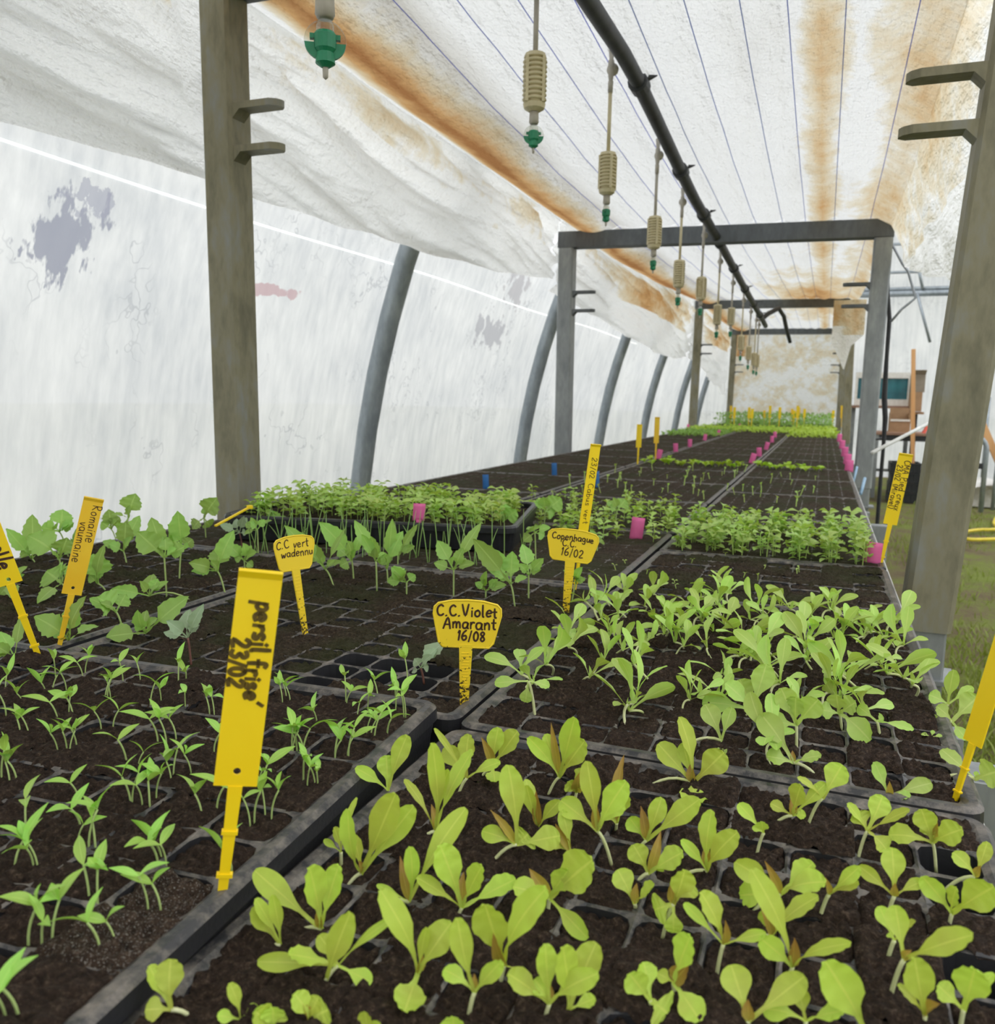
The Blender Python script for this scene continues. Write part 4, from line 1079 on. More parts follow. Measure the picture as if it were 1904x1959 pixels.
# ================================================================== leaves and stems
def prof_lettuce(t):
    if t < .28: return .16
    if t < .72: s = (t-.28)/.44; return .16 + .84*(s*s*(3-2*s))
    return math.sqrt(max(0, 1-((t-.72)/.285)**2))
def prof_oval(t):
    if t < .22: return .16
    s = (t-.22)/.78; return max(.02, .16*(1-s) + .93*math.sin(math.pi*min(1, s**.85))**.75)
def prof_lance(t): return max(.05, math.sin(math.pi*t**.8)**.9 if t > .12 else .12 + t)
def prof_cab(t):
    if t < .36: return .10
    s = (t-.36)/.64; return max(.05, math.sin(math.pi*s**.62)**.7)
PROF = {'lettuce': prof_lettuce, 'oval': prof_oval, 'lance': prof_lance, 'cab': prof_cab}
def leaf_mesh(Bp, Tp, w, nrm, kind='lettuce', bend=.12, cup=.22, n=9, twist=0, wav=.0):
    """curved leaf blade from Bp to Tp with width w"""
    Bp, Tp = Vector(Bp), Vector(Tp); ax = Tp-Bp; L = ax.length; ax = ax/L
    nrm = Vector(nrm) - ax*Vector(nrm).dot(ax)
    nrm = nrm.normalized() if nrm.length > 1e-4 else ax.orthogonal().normalized()
    sd = ax.cross(nrm); pf = PROF[kind]; v, f, uv = [], [], []
    us = (-1, -.5, 0, .5, 1)
    for i in range(n+1):
        t = math.sin(math.pi/2*i/n) if kind in ('lettuce', 'oval') else i/n
        c = Bp + ax*L*t + nrm*(bend*L*math.sin(math.pi*t)); hw = pf(t)*w/2
        a = twist*t; s2 = sd*math.cos(a) + nrm*math.sin(a); n2 = nrm*math.cos(a) - sd*math.sin(a)
        for u in us:
            k = hw
            if kind == 'cab' and abs(u) == 1 and t > .4: k *= 1 + (.09 if i % 2 else -.06)
            e = wav*w*math.sin(i*2.1 + u*1.7)*abs(u)
            v.append(c + s2*k*u + n2*(cup*hw*u*u + e)); uv.append((.5+.5*u, t))
    m_ = len(us)
    for i in range(n):
        for j in range(m_-1):
            q = i*m_+j; f.append((q, q+1, q+m_+1, q+m_))
    return v, f, uv
def leaf_obj(name, par, mat, *a, **k):
    v, f, uv = leaf_mesh(*a, **k)
    o = obj(name, mesh(name, [p - par.location for p in v] if par is not None else v, f, uv), mat, par); return o
def stem_curve(b, c, bow, n=6):
    b, c = Vector(b), Vector(c); mid = (b+c)/2 + bow; out = []
    for i in range(n+1):
        t = i/n; out.append(b*(1-t)**2 + mid*2*t*(1-t) + c*t*t)
    return out
TILE = {'A': (0, 1259, 2.72), 'C': (500, 1259, 2.72), 'D': (1204, 1259, 2.72), 'E': (0, 880, 4.231), 'Q': (400, 900, 4.76), 'S': (600, 650, 2.929)}
def tp(t, p): ox, oy, s = TILE[t]; return (ox + p[0]/s, oy + p[1]/s)
def seedling(t, crown, base, leaves, zsoil, leafmat_, budmat, stemmat, kind, name, label, cat, group, srad=.0011, rnd=random, back=.2):
    sc = TILE[t][2]; cpx = tp(t, crown)
    if base is None: base = (crown[0] + rnd.uniform(-8, 8), crown[1] + 30)
    bpx = tp(t, base); B_ = atz(bpx[0], bpx[1], zsoil)
    Cr = atV(cpx[0], cpx[1], B_)
    if Cr.z < zsoil + .005: Cr = atz(cpx[0], cpx[1], zsoil + .006)
    root = thing(name, label, cat, B_, group=group)
    sv = MB(); pts = stem_curve(B_ - Vector((0, 0, .004)), Cr, Vector((0, 0, .35*(Cr-B_).length)))
    sv.tube([p - B_ for p in pts], [srad*1.15]*len(pts), 6); sv.done('stem', stemmat, root, True)
    dep = (Cr-CAM).dot(-back_v)
    for lf in leaves:
        tip, w = lf[0], lf[1]; isbud = len(lf) > 2 and lf[2] == 'b'; st = lf[2] if len(lf) > 2 and lf[2] != 'b' else None
        tpx = tp(t, tip); plen = math.hypot(tpx[0]-cpx[0], tpx[1]-cpx[1])*dep/F
        off = rnd.uniform(-.45, .45)*plen
        S0 = Cr
        if st: sp_ = tp(t, st); S0 = atV(sp_[0], sp_[1], Cr); 
        T_ = atV(tpx[0], tpx[1], Cr, off)
        if T_.z < zsoil + .004: T_ = atz(tpx[0], tpx[1], zsoil + .005 + rnd.uniform(0, .004))
        if S0.z < zsoil + .003: S0 = S0 + Vector((0, 0, zsoil + .004 - S0.z))
        wm = w/sc*dep/F*1.16
        nr = (CAM-T_).normalized()*1.0 + Vector((0, 0, .55)) + Vector((rnd.uniform(-.4, .4), rnd.uniform(-.4, .4), 0))
        leaf_obj('leaf' if not isbud else 'bud_leaf', root, budmat if isbud else leafmat_, S0, T_, wm, nr, kind='lance' if isbud else kind,
                 bend=rnd.uniform(.02, .14), cup=rnd.uniform(.1, .35) if not isbud else .6, n=15, twist=rnd.uniform(-.5, .5), wav=.05)
    if kind == 'cab' and len(leaves) > 1:
        for k in range(3):
            a = rnd.uniform(0, 6.28); el = rnd.uniform(.25, 1.2); L = rnd.uniform(.022, .040)
            T_ = Cr + Vector((math.cos(a)*math.cos(el), math.sin(a)*math.cos(el), math.sin(el)))*L
            leaf_obj('leaf', root, leafmat_, Cr, T_, L*rnd.uniform(.4, .6), Vector((rnd.uniform(-.4, .4), -.8, .8)), kind='cab', bend=.1, cup=.3, n=12, wav=.05)
    return root
back_v = back
# ---- lettuces of the two right trays, placed one by one
LET = [
 ('C', (660, 690), (665, 720), [((490, 570), 60), ((650, 505), 92), ((760, 400), 85)]),
 ('C', (905, 900), (790, 980), [((745, 630), 50), ((1100, 480), 100), ((890, 440), 80), ((975, 580), 62), ((885, 760), 36, 'b')]),
 ('C', (1070, 625), (1005, 755), [((1080, 395), 92), ((958, 460), 90), ((1245, 540), 55), ((900, 365), 32)]),
 ('C', (1200, 570), (1110, 660), [((1235, 360), 80), ((1335, 380), 100), ((1145, 410), 42, 'b'), ((1215, 645), 84)]),
 ('C', (520, 1120), (430, 1190), [((700, 705), 132), ((795, 770), 110), ((450, 785), 82), ((475, 920), 62), ((505, 1050), 36, 'b')]),
 ('C', (415, 1010), (415, 1058), [((378, 880), 50), ((498, 725), 34), ((325, 945), 32)]),
 ('C', (310, 1410), (150, 1430), [((-35, 1105), 112), ((250, 1085), 130), ((405, 1075), 110), ((300, 1290), 36, 'b')]),
 ('C', (100, 1490), (0, 1525), [((-45, 1295), 100), ((-30, 1250), 60), ((60, 1230), 60)]),
 ('C', (400, 1600), (300, 1720), [((465, 1320), 112, (340, 1800)), ((-20, 1580), 84), ((140, 1540), 125), ((300, 1440), 80), ((575, 1690), 82), ((695, 1345), 44)]),
 ('C', (815, 1640), (780, 1720), [((620, 1205), 112), ((990, 1375), 132), ((745, 1840), 142), ((825, 1520), 42, 'b'), ((860, 1400), 50)]),
 ('C', (770, 1270), (540, 1300), [((775, 980), 72), ((1065, 780), 102), ((722, 1030), 44, 'b'), ((600, 1180), 34)]),
 ('C', (1045, 1300), (1015, 1345), [((930, 970), 134), ((808, 1140), 72), ((1325, 1150), 112), ((1150, 1080), 110), ((1055, 1110), 52, 'b')]),
 ('C', (1110, 1740), (1070, 1890), [((1020, 1350), 104), ((948, 1620), 92), ((1252, 1575), 82), ((1110, 1640), 34, 'b')]),
 ('C', (1265, 1600), (1240, 1700), [((1165, 1280), 164), ((1485, 1195), 134), ((1208, 1430), 54, 'b'), ((1390, 1650), 40)]),
 ('C', (1500, 1800), (1470, 1890), [((1478, 1485), 102), ((1282, 1640), 112), ((1755, 1640), 104), ((1420, 1670), 104), ((1500, 1690), 36, 'b')]),
 ('C', (1330, 970), (1170, 1085), [((1285, 555), 114), ((1148, 900), 82), ((1390, 915), 134), ((1555, 925), 112), ((1192, 790), 42, 'b')]),
 ('C', (1440, 880), (1430, 910), [((1375, 630), 62), ((1555, 740), 62), ((1430, 690), 42, 'b'), ((1380, 660), 60)]),
 ('C', (1610, 1010), (1640, 1035), [((1565, 790), 66), ((1490, 950), 60), ((1530, 860), 40, 'b')]),
 ('C', (1750, 900), (1830, 1070), [((1695, 535), 92), ((1558, 740), 104), ((1872, 735), 112), ((1742, 750), 44, 'b'), ((1900, 640), 110)]),
 ('C', (1550, 620), (1490, 700), [((1478, 395), 72), ((1632, 308), 92), ((1388, 412), 72), ((1685, 430), 112), ((1508, 335), 36, 'b')]),
 ('C', (1500, 1250), (1490, 1330), [((1725, 1050), 184), ((1310, 1190), 110), ((1700, 1460), 82), ((1600, 1100), 100), ((1395, 1095), 62, 'b')]),
 ('C', (1640, 700), (1630, 760), [((1700, 600), 110), ((1600, 640), 80), ((1660, 590), 50, 'b')]),
 ('C', (1850, 860), None, [((1890, 500), 60, 'b'), ((1780, 780), 90), ((1900, 700), 90)]),
 ('C', (1390, 120), (1430, 330), [((1215, 130), 60), ((1500, 150), 55), ((1375, 230), 60)]),
 ('C', (1600, 1830), None, [((1570, 1500), 130), ((1745, 1480), 130), ((1740, 1770), 70)]),
 ('C', (250, 1890), None, [((170, 1745), 100), ((350, 1830), 180), ((215, 1800), 46, 'b'), ((300, 1760), 90)]),
 ('C', (40, 1930), None, [((70, 1830), 134), ((-40, 1840), 100)]),
 ('C', (560, 1960), None, [((540, 1840), 74), ((620, 1900), 60)]),
 ('C', (1000, 1980), None, [((1000, 1865), 104), ((920, 1920), 90)]),
 ('A', (890, 1830), (1050, 1890), [((890, 1565), 142), ((775, 1600), 84), ((755, 1830), 104)]),
 ('A', (1250, 1880), (1240, 1940), [((1195, 1690), 62), ((1130, 1860), 60), ((1345, 1815), 60)]),
 ('A', (1420, 1930), None, [((1330, 1840), 120), ((1420, 1815), 110)]),
 ('D', (855, 545), (1020, 650), [((685, 290), 112), ((715, 510), 92), ((1000, 508), 74), ((850, 480), 24, 'b')]),
 ('D', (870, 350), (870, 530), [((790, 155), 102), ((868, 200), 92), ((985, 215), 110), ((740, 330), 90)]),
 ('D', (480, 430), (260, 460), [((395, 240), 92), ((535, 255), 62), ((485, 515), 44)]),
 ('D', (640, 270), (585, 330), [((575, 110), 112), ((715, 30), 104), ((380, 230), 104), ((500, 130), 90)]),
 ('D', (330, 650), (80, 660), [((150, 445), 104), ((262, 305), 82), ((495, 490), 122), ((335, 755), 124), ((280, 440), 72), ((320, 550), 42, 'b')]),
 ('D', (700, 910), (660, 1020), [((568, 757), 64), ((690, 850), 60), ((640, 880), 30)]),
 ('D', (850, 820), (715, 890), [((895, 660), 92), ((735, 755), 60), ((1025, 650), 62), ((920, 820), 50), ((840, 720), 40, 'b')]),
 ('D', (1005, 730), (910, 910), [((1110, 555), 114), ((875, 620), 42), ((1000, 640), 50)]),
 ('D', (1350, 720), (1370, 760), [((1275, 540), 64), ((1575, 650), 74), ((1465, 720), 62), ((1355, 640), 32, 'b')]),
 ('D', (1240, 900), (1185, 1050), [((1135, 755), 52), ((1320, 715), 104), ((1460, 790), 54), ((1185, 800), 100), ((1340, 1000), 92)]),
 ('D', (1580, 960), (1600, 1090), [((1520, 785), 104), ((1735, 890), 114), ((1350, 920), 114), ((1565, 865), 92), ((1605, 850), 42, 'b')]),
 ('D', (1800, 1140), (1635, 1190), [((1685, 1010), 74), ((1865, 955), 64), ((1830, 1080), 36, 'b')]),
 ('D', (1680, 1330), (1655, 1430), [((1525, 1135), 94), ((1900, 1190), 144), ((1705, 1195), 84)]),
 ('D', (405, 1110), (240, 1140), [((430, 790), 94), ((565, 905), 104), ((270, 945), 54), ((405, 960), 42, 'b')]),
 ('D', (90, 950), (30, 1010), [((365, 735), 104), ((170, 725), 82), ((60, 770), 46, 'b'), ((0, 830), 80)]),
 ('D', (1040, 1230), (980, 1375), [((1195, 1165), 54), ((1200, 1085), 64), ((1020, 1140), 30, 'b')]),
 ('D', (1380, 1240), (1330, 1390), [((1368, 985), 104), ((1195, 1080), 64), ((1535, 1160), 54), ((1385, 1170), 36, 'b')]),
 ('D', (850, 1610), (820, 1700), [((635, 1095), 114), ((680, 1455), 104), ((1155, 1485), 74), ((860, 1455), 54, 'b')]),
 ('D', (790, 1230), (625, 1320), [((960, 1065), 114), ((1025, 1165), 124), ((550, 1060), 104), ((575, 1235), 114), ((705, 1055), 42, 'b')]),
 ('D', (740, 1450), (550, 1480), [((680, 1270), 44, 'b'), ((985, 1240), 94), ((715, 1310), 84), ((780, 1330), 70)]),
 ('D', (490, 1490), (450, 1665), [((370, 1215), 114), ((712, 1430), 54), ((285, 1275), 54), ((500, 1365), 42, 'b')]),
 ('D', (230, 1690), (240, 1800), [((320, 1445), 134), ((310, 1595), 84, 'b'), ((370, 1890), 124), ((145, 1640), 64)]),
 ('D', (620, 1890), (620, 1960), [((530, 1595), 144), ((915, 1655), 124), ((620, 1775), 56, 'b')]),
 ('D', (1220, 1930), None, [((1020, 1575), 176)]),
 ('D', (920, 1890), (910, 1960), [((885, 1715), 84), ((695, 1825), 104), ((1120, 1835), 84)]),
 ('D', (1430, 1570), (1340, 1815), [((1385, 1285), 104), ((1790, 1440), 114), ((1470, 1520), 40, 'b')]),
 ('D', (1380, 1470), (1330, 1610), [((1300, 1290), 74), ((1350, 1430), 40), ((1490, 1370), 60)]),
 ('D', (1540, 1860), (1530, 1950), [((1485, 1555), 134), ((1395, 1700), 56), ((1618, 1800), 72, 'b')]),
 ('D', (1740, 1830), (1720, 1940), [((1800, 1615), 154), ((1605, 1700), 104), ((1900, 1640), 54)]),
 ('D', (110, 1780), (120, 1870), [((75, 1580), 104), ((200, 1850), 174), ((0, 1640), 120)]),
 ('D', (230, 1280), (170, 1450), [((130, 1310), 134), ((230, 1430), 84), ((345, 1190), 94), ((290, 1100), 120), ((215, 1170), 40, 'b')]),
 ('D', (100, 1120), (20, 1170), [((20, 970), 100), ((280, 1010), 110), ((165, 900), 46, 'b'), ((180, 1050), 90)]),
 ('D', (30, 1280), None, [((-60, 1100), 110), ((130, 1180), 80), ((40, 1170), 40, 'b')]),
 ('D', (1290, 330), (1310, 440), [((1190, 250), 60), ((1480, 375), 50), ((1325, 310), 60)]),
 ('D', (1660, 240), (1610, 330), [((1790, 150), 50), ((1690, 60), 60), ((1560, 190), 70)]),
 ('D', (1680, 330), (1600, 350), [((1820, 200), 110), ((1540, 325), 60), ((1760, 430), 60), ((1600, 250), 70)]),
 ('D', (1800, 630), (1575, 630), [((1625, 475), 84), ((1920, 590), 130), ((1810, 590), 22)]),
 ('D', (1575, 410), (1545, 455), [((1520, 395), 26), ((1630, 405), 22), ((1582, 375), 20)]),
 ('D', (1095, 290), (1110, 390), [((1255, 430), 104), ((1000, 270), 90), ((1080, 190), 90), ((1180, 230), 100)]),
]
L_LET = 'lettuce seedling'
rl = random.Random(21)
def near_cell(T, P_):
    best = min(cells(T), key=lambda c: (c[2]-P_).length); return best[0], best[1]
used = {}
def lettuce_label(t, crown, base, zs):
    b = base or (crown[0], crown[1]+30); P_ = atz(*tp(t, b), zs)
    T = R1 if P_.y < .665 else R2
    i, j = near_cell(T, P_); key = (T is R1, i, j); n = used.get(key, 0); used[key] = n+1
    wh = 'front right tray' if T is R1 else 'second right tray'
    colr = 'yellow-green' if T is R1 else 'light green'
    row = T['ny']-1-j; extra = '' if n == 0 else ', leaning over its neighbour' if n == 1 else ', third one there'
    return T, f'{colr} lettuce, {wh}, {ORD[row]} row from back, {ORD[i]} from left{extra}'
for (t, cr, ba, lv) in LET:
    T, lab = lettuce_label(t, cr, ba, SO)
    front = T is R1
    seedling(t, cr, ba, lv, SO, M['lettuce'] if front else M['lettuce_green'], M['bud'], M['stem_white'], 'lettuce', 'lettuce_seedling', lab, 'seedling',
             'lettuce seedlings in the front right tray' if front else 'lettuce seedlings in the second right tray', srad=.0010 if front else .0012, rnd=rl)
# ---- templates for repeated seedlings: lists of (part name, mesh, material)
def lettuce_template(sd):
    r = random.Random(sd); parts = []; a0 = r.uniform(0, 6.28); lean = r.uniform(.010, .036)
    cr = Vector((math.cos(a0)*lean, math.sin(a0)*lean, r.uniform(.008, .022)))
    m = MB(); m.tube(stem_curve((0, 0, -.004), cr, Vector((math.cos(a0+1.2)*.014, math.sin(a0+1.2)*.014, .012)), 8), .0013, 6); parts.append(('stem', m.mesh('stem', True), M['stem_white']))
    n = r.randint(3, 5)
    for k in range(n):
        a = a0 + k*2.4 + r.uniform(-.4, .4); L = r.uniform(.028, .055); el = r.uniform(.1, 1.25)
        T_ = cr + Vector((math.cos(a)*math.cos(el), math.sin(a)*math.cos(el), math.sin(el)))*L
        if T_.z < .006: T_.z = .006
        v, f, uv = leaf_mesh(cr, T_, L*r.uniform(.26, .38), Vector((0, 0, 1)) + Vector((r.uniform(-.8, .8), r.uniform(-1.0, .3), 0)), 'lettuce', r.uniform(.05, .2), r.uniform(.15, .4), 8, r.uniform(-.3, .3), .03)
        parts.append(('leaf', mesh('leaf', v, f, uv), M['lettuce_green']))
    T_ = cr + Vector((r.uniform(-.004, .004), r.uniform(-.004, .004), .014))
    v, f, uv = leaf_mesh(cr, T_, .005, Vector((1, 0, 0)), 'lance', .05, .6, 5); parts.append(('leaf', mesh('leaf', v, f, uv), M['lettuce_green']))
    return parts
def inst(parts, name, label, cat, loc, rotz, sc, group):
    root = thing(name, label, cat, loc, rotz, group); root.scale = (sc, sc, sc)
    for pn, me, mt in parts: obj(pn, me, mt, root)
    return root
LT = [lettuce_template(100+k) for k in range(12)]
rl = random.Random(5); cnt = {}
for i, j, p in cells(R2):
    px = proj(p); key = (False, i, j)
    if key in used: continue
    d = .30 if p.y < .79 else (.6 if p.y < .9 else .74)
    if px[0] > 1560 and p.y < .80: d = .15
    if rl.random() > d: continue
    row = R2['ny']-1-j
    inst(LT[rl.randrange(12)], 'lettuce_seedling', f'light green lettuce, second right tray, {ORD[row]} row from back, {ORD[i]} from left', 'seedling',
         (p.x+rl.uniform(-.008, .008), p.y+rl.uniform(-.008, .008), SO), rl.uniform(0, 6.28), rl.uniform(.8, 1.12), 'lettuce seedlings in the second right tray')
# ---- parsley
def parsley_template(sd):
    r = random.Random(sd); parts = []; h = r.uniform(.012, .020); a0 = r.uniform(0, 6.28)
    cr = Vector((math.cos(a0)*.004, math.sin(a0)*.004, h))
    m = MB(); m.tube(stem_curve((0, 0, -.003), cr, Vector((-math.cos(a0)*.003, -math.sin(a0)*.003, .001))), .00055, 5); parts.append(('stem', m.mesh('stem', True), M['stem_green']))
    for k in range(2):
        a = a0 + k*math.pi + r.uniform(-.5, .5); L = r.uniform(.012, .019); el = r.uniform(.15, 1.0)
        T_ = cr + Vector((math.cos(a)*math.cos(el), math.sin(a)*math.cos(el), math.sin(el)))*L
        v, f, uv = leaf_mesh(cr, T_, r.uniform(.0040, .0056), Vector((-math.cos(a)*.6 + r.uniform(-.3, .3), -.5, 1)), 'lance', .10, .3, 7); parts.append(('leaf', mesh('leaf', v, f, uv), M['parsley']))
    if r.random() < .55:
        a = a0 + 1.5; L = r.uniform(.006, .011)
        T_ = cr + Vector((math.cos(a)*.5, math.sin(a)*.5, .85))*L
        v, f, uv = leaf_mesh(cr, T_, .0045, Vector((0, -1, .4)), 'oval', .1, .3, 6); parts.append(('leaf', mesh('leaf', v, f, uv), M['parsley']))
    return parts
PTm = [parsley_template(300+k) for k in range(12)]
PA = [(30,170),(120,250),(240,200),(275,190),(345,175),(430,105),(445,90),(560,220),(575,215),(550,225),(730,120),(930,160),(970,150),(785,260),(840,250),(110,420),(150,420),(300,340),(360,310),(380,315),(525,365),(590,370),(30,290),(350,505),(300,500),(400,480),(365,510),(820,440),(865,450),(915,420),(965,265),(1115,300),(1090,290),(1115,490),(1470,240),(1510,230),(1490,215),(1805,240),(1520,500),(1545,490),(1580,500),(1745,520),(1810,510),(1345,690),(1365,680),(1600,700),(1640,690),(1655,700),(1580,670),(1300,870),(1380,830),(1415,840),(1325,850),(1130,800),(1050,830),(890,640),(905,620),(995,620),(680,770),(740,770),(780,780),(690,760),(815,730),(720,580),(660,570),(410,750),(135,900),(10,640),(85,640),(50,650),(405,990),(465,1000),(497,1000),(420,900),(820,1080),(865,1090),(840,1060),(80,1100),(175,1100),(195,1100),(510,1300),(465,1270),(770,1320),(835,1320),(150,1500),(220,1510),(275,1490),(520,1540),(600,1500),(1205,1110),(30,1900),(95,1890),
      (290,110),(640,130),(1860,330),(1910,400),(2060,280),(2120,120)]
PC = [(440,230),(555,270),(605,210),(700,250),(740,310),(750,305),(165,500),(185,490),(220,500),(385,520),(455,510),(570,420),(590,430),(655,415),(290,360)]
rp = random.Random(8); pused = {}
for t, lst in (('A', PA), ('C', PC)):
    for q in lst:
        P_ = atz(*tp(t, q), PT['z']-.003); i, j = near_cell(PT, P_); n = pused.get((i, j), 0); pused[(i, j)] = n+1
        row = PT['ny']-1-j; ex = ['', ', second in its cell', ', third in its cell', ', fourth in its cell', ', fifth in its cell', ', sixth in its cell', ', seventh in its cell'][min(n, 6)]
        inst(PTm[rp.randrange(12)], 'parsley_seedling', f'parsley seedling, {ORD[row]} row from back, {ORD[PT["nx"]-1-i]} from right{ex}', 'seedling', P_, rp.uniform(0, 6.28), rp.uniform(1.0, 1.4), 'parsley seedlings in the front left tray')
# ---- cabbages
CAB = [
 ('E', (560, 1460), (575, 1480), [((700, 1100), 130), ((280, 1265), 175), ((575, 1160), 130)]),
 ('E', (1180, 1400), (1240, 1400), [((1530, 1105), 155), ((860, 1430), 160), ((1105, 1300), 90)]),
 ('E', (940, 1230), (990, 1340), [((790, 1110), 220), ((1020, 1085), 125)]),
 ('E', (500, 1000), (560, 1100), [((375, 900), 225), ((300, 1160), 90)]),
 ('E', (480, 800), (510, 1000), [((225, 610), 215), ((545, 630), 155)]),
 ('E', (790, 1000), (880, 1080), [((760, 760), 205), ((850, 680), 76), ((720, 930), 80)]),
 ('E', (260, 800), (300, 850), [((150, 600), 95), ((262, 440), 125), ((50, 555), 100), ((190, 700), 110)]),
 ('E', (480, 580), (560, 800), [((505, 400), 145), ((330, 545), 130), ((600, 510), 90)]),
 ('E', (1040, 470), (1020, 740), [((1100, 272), 150), ((990, 590), 110)]),
 ('E', (900, 560), (940, 640), [((880, 400), 105), ((820, 500), 92), ((970, 460), 90)]),
 ('E', (1000, 740), (1030, 860), [((1020, 495), 115), ((1130, 450), 95), ((880, 680), 84)]),
 ('E', (1330, 790), (1350, 1130), [((1225, 465), 125), ((1110, 580), 175), ((1330, 610), 100), ((1500, 700), 135)]),
 ('E', (1470, 730), (1450, 990), [((1440, 412), 135), ((1560, 640), 115), ((1360, 520), 90)]),
 ('E', (1650, 470), (1670, 650), [((1760, 305), 145), ((1700, 540), 95), ((1560, 560), 110)]),
 ('E', (1760, 900), (1830, 1100), [((1530, 830), 105), ((1895, 570), 120), ((1770, 715), 145), ((1550, 900), 84)]),
 ('E', (1210, 1100), (1600, 1160), [((1280, 960), 92), ((1130, 980), 64), ((905, 1040), 95)]),
 ('E', (120, 1600), (160, 1620), [((0, 1390), 95), ((180, 1255), 74), ((-30, 1500), 90)]),
 ('E', (80, 1000), (100, 1100), [((-20, 930), 120), ((120, 1130), 90), ((0, 1090), 110)]),
 ('E', (650, 700), (660, 800), [((640, 520), 110), ((560, 720), 130), ((740, 640), 100)]),
 ('Q', (1060, 900), (1150, 1090), [((690, 500), 135), ((865, 640), 135), ((1245, 525), 55)]),
 ('Q', (1300, 820), (1320, 1020), [((1005, 470), 155), ((1260, 640), 135), ((1190, 870), 105), ((1400, 560), 80)]),
 ('Q', (1520, 830), (1530, 1100), [((1325, 455), 105), ((1490, 690), 95), ((1390, 580), 84), ((1480, 600), 100)]),
 ('Q', (1620, 900), (1630, 1040), [((1770, 550), 125), ((1575, 740), 95), ((1670, 440), 95)]),
 ('Q', (1800, 1020), (1800, 1150), [((1680, 870), 115), ((1625, 1000), 95), ((1880, 950), 95)]),
 ('Q', (440, 540), (450, 780), [((375, 470), 80), ((505, 445), 64), ((320, 580), 54)]),
 ('Q', (680, 540), (650, 640), [((535, 365), 105), ((490, 550), 135), ((780, 460), 100)]),
 ('Q', (1720, 780), (1720, 870), [((1900, 490), 66), ((1830, 655), 66), ((1690, 680), 80)]),
 ('Q', (320, 820), (330, 920), [((310, 660), 100), ((400, 880), 70), ((230, 780), 90)]),
 ('S', (785, 1290), (785, 1450), [((695, 1125), 74), ((840, 1165), 64), ((940, 1025), 54), ((675, 1250), 54)]),
 ('S', (1105, 1370), (1130, 1500), [((895, 1115), 94), ((1000, 1170), 84), ((1115, 1185), 84), ((970, 1280), 54)]),
 ('S', (1205, 1320), (1205, 1470), [((1170, 1145), 84), ((1290, 1225), 54), ((1160, 1270), 50)]),
 ('S', (965, 1410), (965, 1450), [((905, 1360), 44), ((1035, 1343), 54)]),
 ('S', (1060, 1020), (1050, 1140), [((1080, 920), 84), ((1140, 955), 94), ((1020, 960), 70)]),
 ('S', (1300, 960), (1290, 1080), [((1290, 880), 64), ((1390, 890), 94), ((1350, 975), 80)]),
 ('S', (1240, 1080), (1245, 1290), [((1225, 1045), 94), ((1175, 1130), 54), ((1295, 1100), 60)]),
 ('S', (1700, 960), (1690, 1060), [((1750, 895), 74), ((1660, 930), 60)]),
 ('S', (1470, 1370), (1445, 1480), [((1525, 1340), 44), ((1400, 1290), 40)]),
 ('S', (1590, 1140), (1590, 1200), [((1620, 1120), 60), ((1540, 1110), 50)]),
]
RED = [('E', (1520, 1440), (1550, 1670), [((1650, 1165), 84), ((1325, 1395), 84), ((1615, 1330), 74)]),
       ('Q', (275, 570), (310, 740), [((95, 490), 74), ((320, 415), 64), ((140, 640), 54), ((340, 570), 60)]),
       ('S', (600, 1840), (620, 1910), [((565, 1785), 54), ((645, 1830), 54), ((550, 1866), 34)])]
rc = random.Random(14)
placed = []
for (t, cr, ba, lv) in CAB + RED:
    red = (t, cr, ba, lv) in RED
    P_ = atz(*tp(t, ba), SO); T = L1 if P_.x < -.82 else L2
    wh = 'far left tray' if T is L1 else 'mossy middle tray'
    if P_.y > 1.30: wh = 'tray behind the mossy one'
    ax = int(proj(P_)[0]); placed.append((wh, ax, red, t, cr, ba, lv))
for wh in ('far left tray', 'mossy middle tray', 'tray behind the mossy one'):
    L = sorted([q for q in placed if q[0] == wh], key=lambda q: q[1])
    for k, (w_, ax, red, t, cr, ba, lv) in enumerate(L):
        nm = ORD[k] if k < 18 else 'rightmost'
        if k >= 18: nm = f'{ORD[len(L)-1-k]} from right' ; 
        lab = f'{"grey-leaved red-stemmed" if red else "blue-green"} cabbage seedling, {wh}, {nm}' + ('' if k >= 18 else ' from left')
        seedling(t, cr, ba, lv, SO, M['redcab'] if red else M['cabbage'], M['bud'], M['stem_red'] if red else M['stem_green'], 'cab', 'cabbage_seedling', lab, 'seedling',
                 'cabbage seedlings in the left trays', srad=.0011, rnd=rc)
# ---- onion sprouts in front of the deep tray
ro = random.Random(31)
for k in range(75):
    f0 = ro.random(); x = -1.0 + .52*f0; y = 1.305 + .10*f0 + ro.uniform(-.025, .035)
    m = MB(); h = ro.uniform(.05, .105); a = ro.uniform(0, 6.28); l = ro.uniform(.005, .035)
    m.tube(stem_curve((0, 0, -.003), (math.cos(a)*l, math.sin(a)*l, h), Vector((0, 0, .012)), 6), [.0009]*5 + [.0006, .0003], 5)
    tag(m.done('onion_sprout', M['onion'], None, True, (x, y, SO)), 'thin green onion sprout in front of the deep cress tray', 'seedling', 'onion sprouts before the deep tray')
